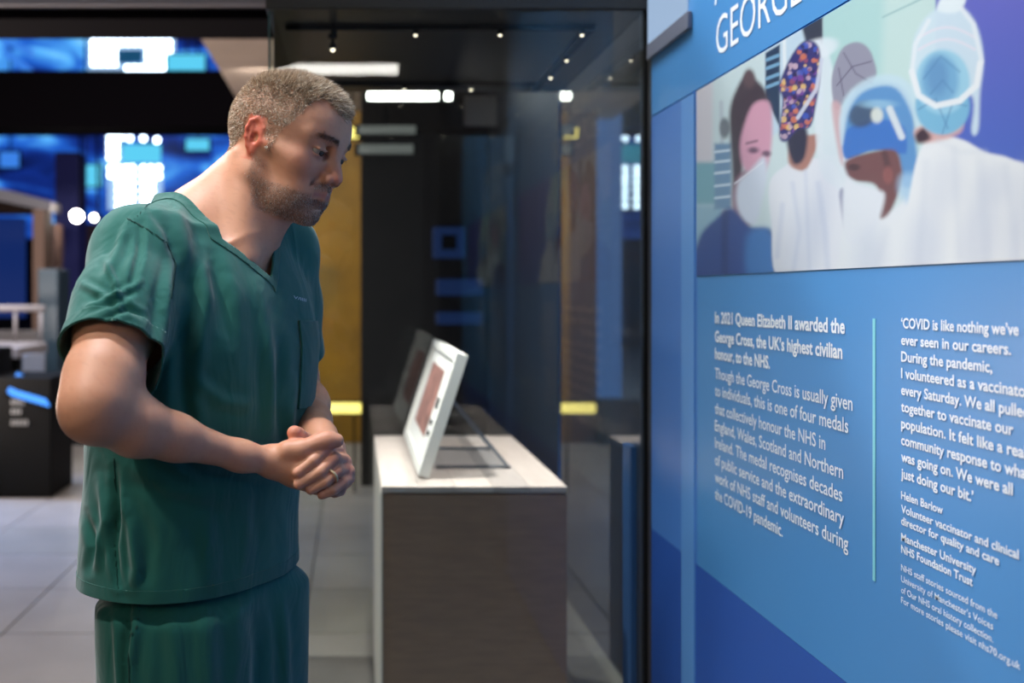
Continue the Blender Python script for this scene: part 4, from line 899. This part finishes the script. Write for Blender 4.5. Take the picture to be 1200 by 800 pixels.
# ring
p = P3(388.7, 557.1, 1.3285); d = (P3(380, 564, 1.325) - P3(394, 552, 1.338)); d = Vector(d).normalized()
tr = MB(); pts = []
for i in range(28):
    for j in range(6):
        a, b = i / 28 * 2 * math.pi, j / 6 * 2 * math.pi; pts.append(Vector((math.cos(a) * (.0102 + .0013 * math.cos(b)), math.sin(a) * (.0102 + .0013 * math.cos(b)), .0018 * math.sin(b))))
fcs = [(i * 6 + j, ((i + 1) % 28) * 6 + j, ((i + 1) % 28) * 6 + (j + 1) % 6, i * 6 + (j + 1) % 6) for i in range(28) for j in range(6)]
Mx = Matrix.Translation(Vector(p)) @ d.to_track_quat('Z', 'Y').to_matrix().to_4x4()
o = link('ring', np_mesh('ring', [Mx @ v for v in pts], fcs), mat('gold', (214, 190, 150), 0.4, 0.5), man); o['label'] = 'thin gold ring'

# ---------------- scrub top
def cloth(name, col):
    m = mat(name, col, 0.78, sheen=0.25, bump=(900, 0.18, 0.0008), spec=0.25); nt = m.node_tree
    tc = nt.nodes['Texture Coordinate']; mp = nt.nodes.new('ShaderNodeMapping'); mp.inputs['Scale'].default_value = (1.5, 1.2, 0.55); mp.inputs['Rotation'].default_value = (0, 0.25, 0)
    n = nt.nodes.new('ShaderNodeTexNoise'); n.inputs['Scale'].default_value = 9; n.inputs['Detail'].default_value = 2.5; n.inputs['Distortion'].default_value = 1.6
    bp = nt.nodes.new('ShaderNodeBump'); bp.inputs['Strength'].default_value = 0.55; bp.inputs['Distance'].default_value = 0.012
    nt.links.new(tc.outputs['Object'], mp.inputs[0]); nt.links.new(mp.outputs[0], n.inputs['Vector']); nt.links.new(n.outputs['Fac'], bp.inputs['Height'])
    nt.links.new(bp.outputs[0], nt.nodes['Bump'].inputs['Normal']); return m
GREEN = (27, 97, 88)
M['scrub'] = cloth('scrub_cloth', GREEN); M['scrubband'] = cloth('scrub_band', (26, 93, 84)); M['stitch'] = mat('stitching', (22, 70, 64), 0.8)
S = Field((-0.50, 1.05, 0.84), (0.06, 1.90, 1.56), 0.0034)
loft(S, LOFT, 0.0, 0.85, 1.455, 0.02, 2.2)
for J, s in ((JR, 1), (JL, -1)):
    S.cap(TRP + [0, 0, -0.012], 0.058, J + [0, 0, 0.008], 0.050, 0.04); S.ell(J + [0, 0, -.002], (0.060, 0.060, 0.062), k=0.04)
S.cap(TRP + [-.01, 0, 0], 0.062, NB + [0.012, -.01, -.045], 0.07, 0.03)
uR = (ER - JR) / np.linalg.norm(ER - JR); uL = (EL - JL) / np.linalg.norm(EL - JL)
S.chain([(JR, 0.060), (JR + uR * .10, 0.064), (JR + uR * .30, 0.071)], 0.025)
S.chain([(JL, 0.058), (JL + uL * .10, 0.058), (JL + uL * .30, 0.060)], 0.03)
SP, SQ = S.mesh(); SP = smooth_mesh(SP, SQ, 6, 0.5); ST = tri(SQ); SN = normals(SP, ST)
def PXY(P_): return 414 + F * P_[:, 0] / P_[:, 1], 343 + F * (H - P_[:, 2]) / P_[:, 1]
def seg(px, py, pts):
    d = np.full(len(px), 1e9); tt = np.zeros(len(px)); n = len(pts) - 1
    for i, (a, b) in enumerate(zip(pts[:-1], pts[1:])):
        a, b = np.array(a, float), np.array(b, float); e = b - a; t = np.clip(((px - a[0]) * e[0] + (py - a[1]) * e[1]) / (e @ e), 0, 1)
        dd = np.hypot(px - a[0] - t * e[0], py - a[1] - t * e[1]); m = dd < d; d = np.where(m, dd, d); tt = np.where(m, (i + t) / n, tt)
    return d, tt
def fold(P_, N_, folds, near_only=True):
    px, py = PXY(P_); front = np.clip(-(N_ @ np.array([0, 1, 0])) + 0.25, 0, 1) ** .5; disp = np.zeros(len(P_))
    for pts, w, amp in folds:
        d, t = seg(px, py, pts); taper = np.sin(np.clip(t, 0.02, 0.98) * math.pi) ** .6; disp += 1.35 * amp * (np.exp(-(d / w) ** 2) - 0.45 * np.exp(-((d - 2.0 * w) / w) ** 2)) * taper
    return P_ + N_ * (disp * front)[:, None]
FOLDS = [  # (path over the garment as seen, half width, height)
    ([(205, 300), (196, 340), (188, 400), (176, 440)], 6, .006), ([(172, 240), (196, 270), (206, 300), (204, 350)], 5, -.003),
    ([(150, 262), (140, 290), (120, 330)], 5, .004), ([(165, 262), (163, 300), (150, 345)], 4, -.0035), ([(205, 240), (216, 275), (222, 320)], 7, .005),
    ([(92, 330), (120, 345), (160, 352)], 4, .003), ([(100, 360), (130, 350), (165, 330)], 3.5, .004), ([(110, 375), (150, 362), (170, 372)], 3.5, -.004), ([(95, 395), (130, 378), (160, 388)], 4, .003), ([(120, 300), (135, 330), (140, 370)], 3.5, .003),
    ([(232, 290), (240, 350), (236, 420)], 8, .005), ([(250, 300), (262, 350), (268, 400)], 8, -.004), ([(205, 330), (215, 400), (215, 470), (225, 520)], 9, -.006),
    ([(225, 440), (260, 470), (300, 476)], 7, .003), ([(306, 330), (312, 390), (318, 460), (312, 530)], 7, .0045), ([(330, 400), (326, 460), (330, 530)], 5, -.004), ([(345, 440), (340, 500), (346, 560)], 4, .003),
    ([(185, 520), (240, 556), (320, 572)], 7, -.004), ([(150, 545), (200, 572), (280, 590)], 8, .003),
    ([(135, 548), (137, 600), (134, 640), (139, 685)], 4, -.006), ([(118, 560), (124, 610), (112, 660)], 5, .004), ([(100, 600), (110, 640), (104, 670)], 4, -.004), ([(146, 580), (154, 620), (160, 665), (156, 690)], 6, .005), ([(170, 600), (176, 640), (172, 690)], 7, -.003),
    ([(240, 600), (246, 650), (244, 692)], 10, .003), ([(300, 580), (306, 640), (300, 690)], 8, -.003), ([(330, 590), (334, 640), (330, 680)], 6, .003)]
SP = fold(SP, SN, FOLDS)
SP = SP + SN * (0.0014 * vnoise(SP, 34, 3) + 0.0006 * vnoise(SP, 95, 4))[:, None]
SN = normals(SP, ST)
# neck opening: a V in front and a round cut behind, hems at waist and sleeves
rel = SP - np.array([-0.232, 1.53, 0]); s_ = rel @ tl; t_ = rel @ tf; zz = SP[:, 2]
VZ, s0 = 1.383, 0.002
wv = np.clip((zz - VZ) * np.where(s_ < 0.002, 1.30, 0.85) + 0.001, -1, 0.070)
gV = np.where(t_ > -0.01, np.abs(s_ - s0) - wv, 1.0)
axn = NB + np.array([-0.006, 0.004, 0]); hd_ = (hp(-0.03, 0, -0.045) - NB); hd_ /= np.linalg.norm(hd_); r_ = SP - axn; tt = r_ @ hd_
gN = np.sqrt(np.maximum((r_ ** 2).sum(1) - tt ** 2, 0)) - 0.068 ; gN = np.where(zz > 1.42, gN, 1.0); gNeck = np.minimum(gV, gN)
gR = (SP - (JR + uR * 0.185)) @ uR; armR = (np.linalg.norm(np.cross(SP - JR, uR), axis=1) < 0.088) & ((SP - (ER)) @ tl < 0.09); gR = np.where(armR & (s_ < -0.13), gR, -1.0)
gL = (SP - (JL + uL * 0.20)) @ uL; gL = np.where((np.linalg.norm(np.cross(SP - JL, uL), axis=1) < 0.085) & (s_ > 0.13), gL, -1.0)
gH = 0.936 - zz
g = np.maximum.reduce([-gNeck, gR, gL, gH, zz - 1.508])
attrs = np.stack([gNeck, gR, gL, gH], 1)
n0 = len(SP); CP, CT = clip(np.concatenate([SP], 0), ST, g)
top_me = np_mesh('scrub_top', CP, CT)
top = link('scrub_top', top_me, M['scrub'], man); top['label'] = 'dark green short sleeved V-neck scrub top'
sm_ = top.modifiers.new('thickness', 'SOLIDIFY'); sm_.thickness = 0.0022; sm_.offset = -1
def patch(name, gg, lift, m, parent, thick=0.0012):
    a, b = clip(SP + SN * lift, ST, gg)
    if len(b) == 0: return None
    o = link(name, np_mesh(name, a, b), m, parent); md = o.modifiers.new('thickness', 'SOLIDIFY'); md.thickness = thick; md.offset = -1; return o
patch('neckband', np.maximum(g, gNeck - 0.019), 0.0013, M['scrubband'], top)
patch('sleeve_hem', np.maximum(g, np.where(armR & (s_ < -0.13), -(gR + 0.020), 1)), 0.0010, M['scrubband'], top)
patch('waist_hem', np.maximum(g, zz - 0.954), 0.0010, M['scrubband'], top)
spx, spy = PXY(SP); frontm = SN[:, 1] < 0.55
def line_patch(name, pts, w, m=None, lift=.0012):
    d, _ = seg(spx, spy, pts); patch(name, np.maximum(g, np.where(SN[:, 1] < 0.1, d - w, 1.0)), lift, m or M['stitch'], top, .0008)
line_patch('shoulder_seam', [(204, 224), (178, 236), (158, 256), (150, 262)], 0.9)
line_patch('armhole_seam', [(148, 255), (172, 268), (196, 285), (206, 310), (200, 350)], 1.0)
line_patch('side_seam', [(134, 535), (136, 600), (134, 640), (139, 696)], 1.1)
# chest pocket on the far side of the chest
pz0, pz1 = 1.185, 1.318; rel2 = (s_ - 0.060, s_ - 0.170)
gp_ = np.where(t_ > 0, np.maximum.reduce([0.052 - s_, s_ - 0.185, pz0 - zz, zz - (pz1 + 0.04 * (s_ - .06) * -1)]), 1.0)
patch('chest_pocket', np.maximum(g, gp_), 0.0040, M['scrubband'], top, .0035)
# small white embroidery above the pocket
M['thread'] = mat('white_thread', (180, 190, 200), 0.7)
from mathutils.bvhtree import BVHTree
bv = BVHTree.FromPolygons([tuple(p) for p in CP], [tuple(t) for t in CT.tolist()])
ev, ef = [], []
Pt, polys = text_mesh('V/lIII', 1.0, 1.0, 0.02)
for p in Pt:
    px = 344 + p[0] * 15; py = 349.5 + p[0] * 4.0 - p[1] * 3.6; d = Vector(((px - 414) / F, 1, -(py - 343) / F)).normalized()
    hit = bv.ray_cast(Vector((0, 0, H)), d); ev.append(tuple((hit[0] if hit[0] else Vector(q(px, py, 1.55))) - d * 0.0012))
mm_ = bpy.data.meshes.new('embroidery'); mm_.from_pydata(ev, [], polys); link('embroidery', mm_, M['thread'], top)

# ---------------- trousers and shoes
G = Field((-0.50, 1.20, 0.05), (0.06, 1.86, 0.985), 0.006)
LEG = lambda sd: np.array([(0.05, -.222, 1.535, 0.070, 0.088), (0.12, -.222, 1.535, 0.070, 0.088), (0.45, -.222, 1.535, 0.076, 0.088), (0.70, -.224, 1.535, 0.090, 0.104), (0.86, -.226, 1.535, 0.096, 0.112), (0.98, -.228, 1.535, 0.094, 0.112)])
for sd in (-1, 1): loft(G, LEG(sd), 0, 0.06, 0.90, 0.012, 2.1, off=(sd * 0.080, 0))
loft(G, np.array([(0.70, -.224, 1.535, 0.156, 0.110), (0.98, -.224, 1.535, 0.150, 0.110)]), 0, 0.72, 0.975, 0.05, 2.2)
TP, TQ = G.mesh(); TP = smooth_mesh(TP, TQ, 5); TT = tri(TQ); TN = normals(TP, TT)
TP = fold(TP, TN, [([(300, 712), (304, 760), (302, 830), (300, 900)], 7, -.007), ([(330, 700), (334, 760), (336, 840)], 6, .005), ([(150, 700), (148, 750), (150, 840)], 4, -.005), ([(162, 700), (160, 740), (154, 780), (160, 850)], 5, .005), ([(180, 700), (190, 780), (186, 860)], 9, -.003), ([(240, 705), (244, 780), (250, 860)], 10, .004), ([(276, 705), (280, 760), (270, 840)], 7, .003), ([(133, 700), (138, 760), (142, 840)], 4, .003)])
TP = TP + TN * (0.0016 * vnoise(TP, 26, 9))[:, None]; TN = normals(TP, TT)
a, b = clip(TP, TT, 0.085 - TP[:, 2])
tro = link('trousers', np_mesh('trousers', a, b), M['scrub'], man); tro['label'] = 'dark green loose scrub trousers'
md = tro.modifiers.new('thickness', 'SOLIDIFY'); md.thickness = 0.002; md.offset = -1
tpx, tpy = PXY(TP)
def tline(name, pts, w, lift=.0012):
    d, _ = seg(tpx, tpy, pts); aa, bb = clip(TP + TN * lift, TT, np.where(TN[:, 1] < 0.1, d - w, 1.0)); o = link(name, np_mesh(name, aa, bb), M['stitch'], tro)
tline('side_seam', [(147, 694), (149, 750), (152, 800), (156, 900)], 1.2)
tline('pocket_edge', [(163, 694), (164, 715), (160, 735), (151, 748)], 1.1)
for sd, nm in ((-1, 'shoe'), (1, 'shoe')):
    K = Field((-0.50, 1.1, 0.0), (0.2, 1.95, 0.14), 0.005); c = np.array([-0.222, 1.535, 0]) + tl * sd * .080
    MT = np.stack([tf, tl, [0, 0, 1]], 1)
    K.ell(c + tf * 0.075 + [0, 0, .035], (.125, .048, .045), MT, 0.02); K.ell(c - tf * 0.01 + [0, 0, .05], (.085, .042, .065), MT, 0.03)
    K.f = np.maximum(K.f, -(K.lo[2] + K.h * np.arange(K.n[2]) - 0.003)[None, None, :].astype(np.float32))
    kp, kq = K.mesh(); link('shoe', np_mesh('shoe', smooth_mesh(kp, kq, 2), kq), mat('shoe_black', (26, 26, 28), 0.4), man)
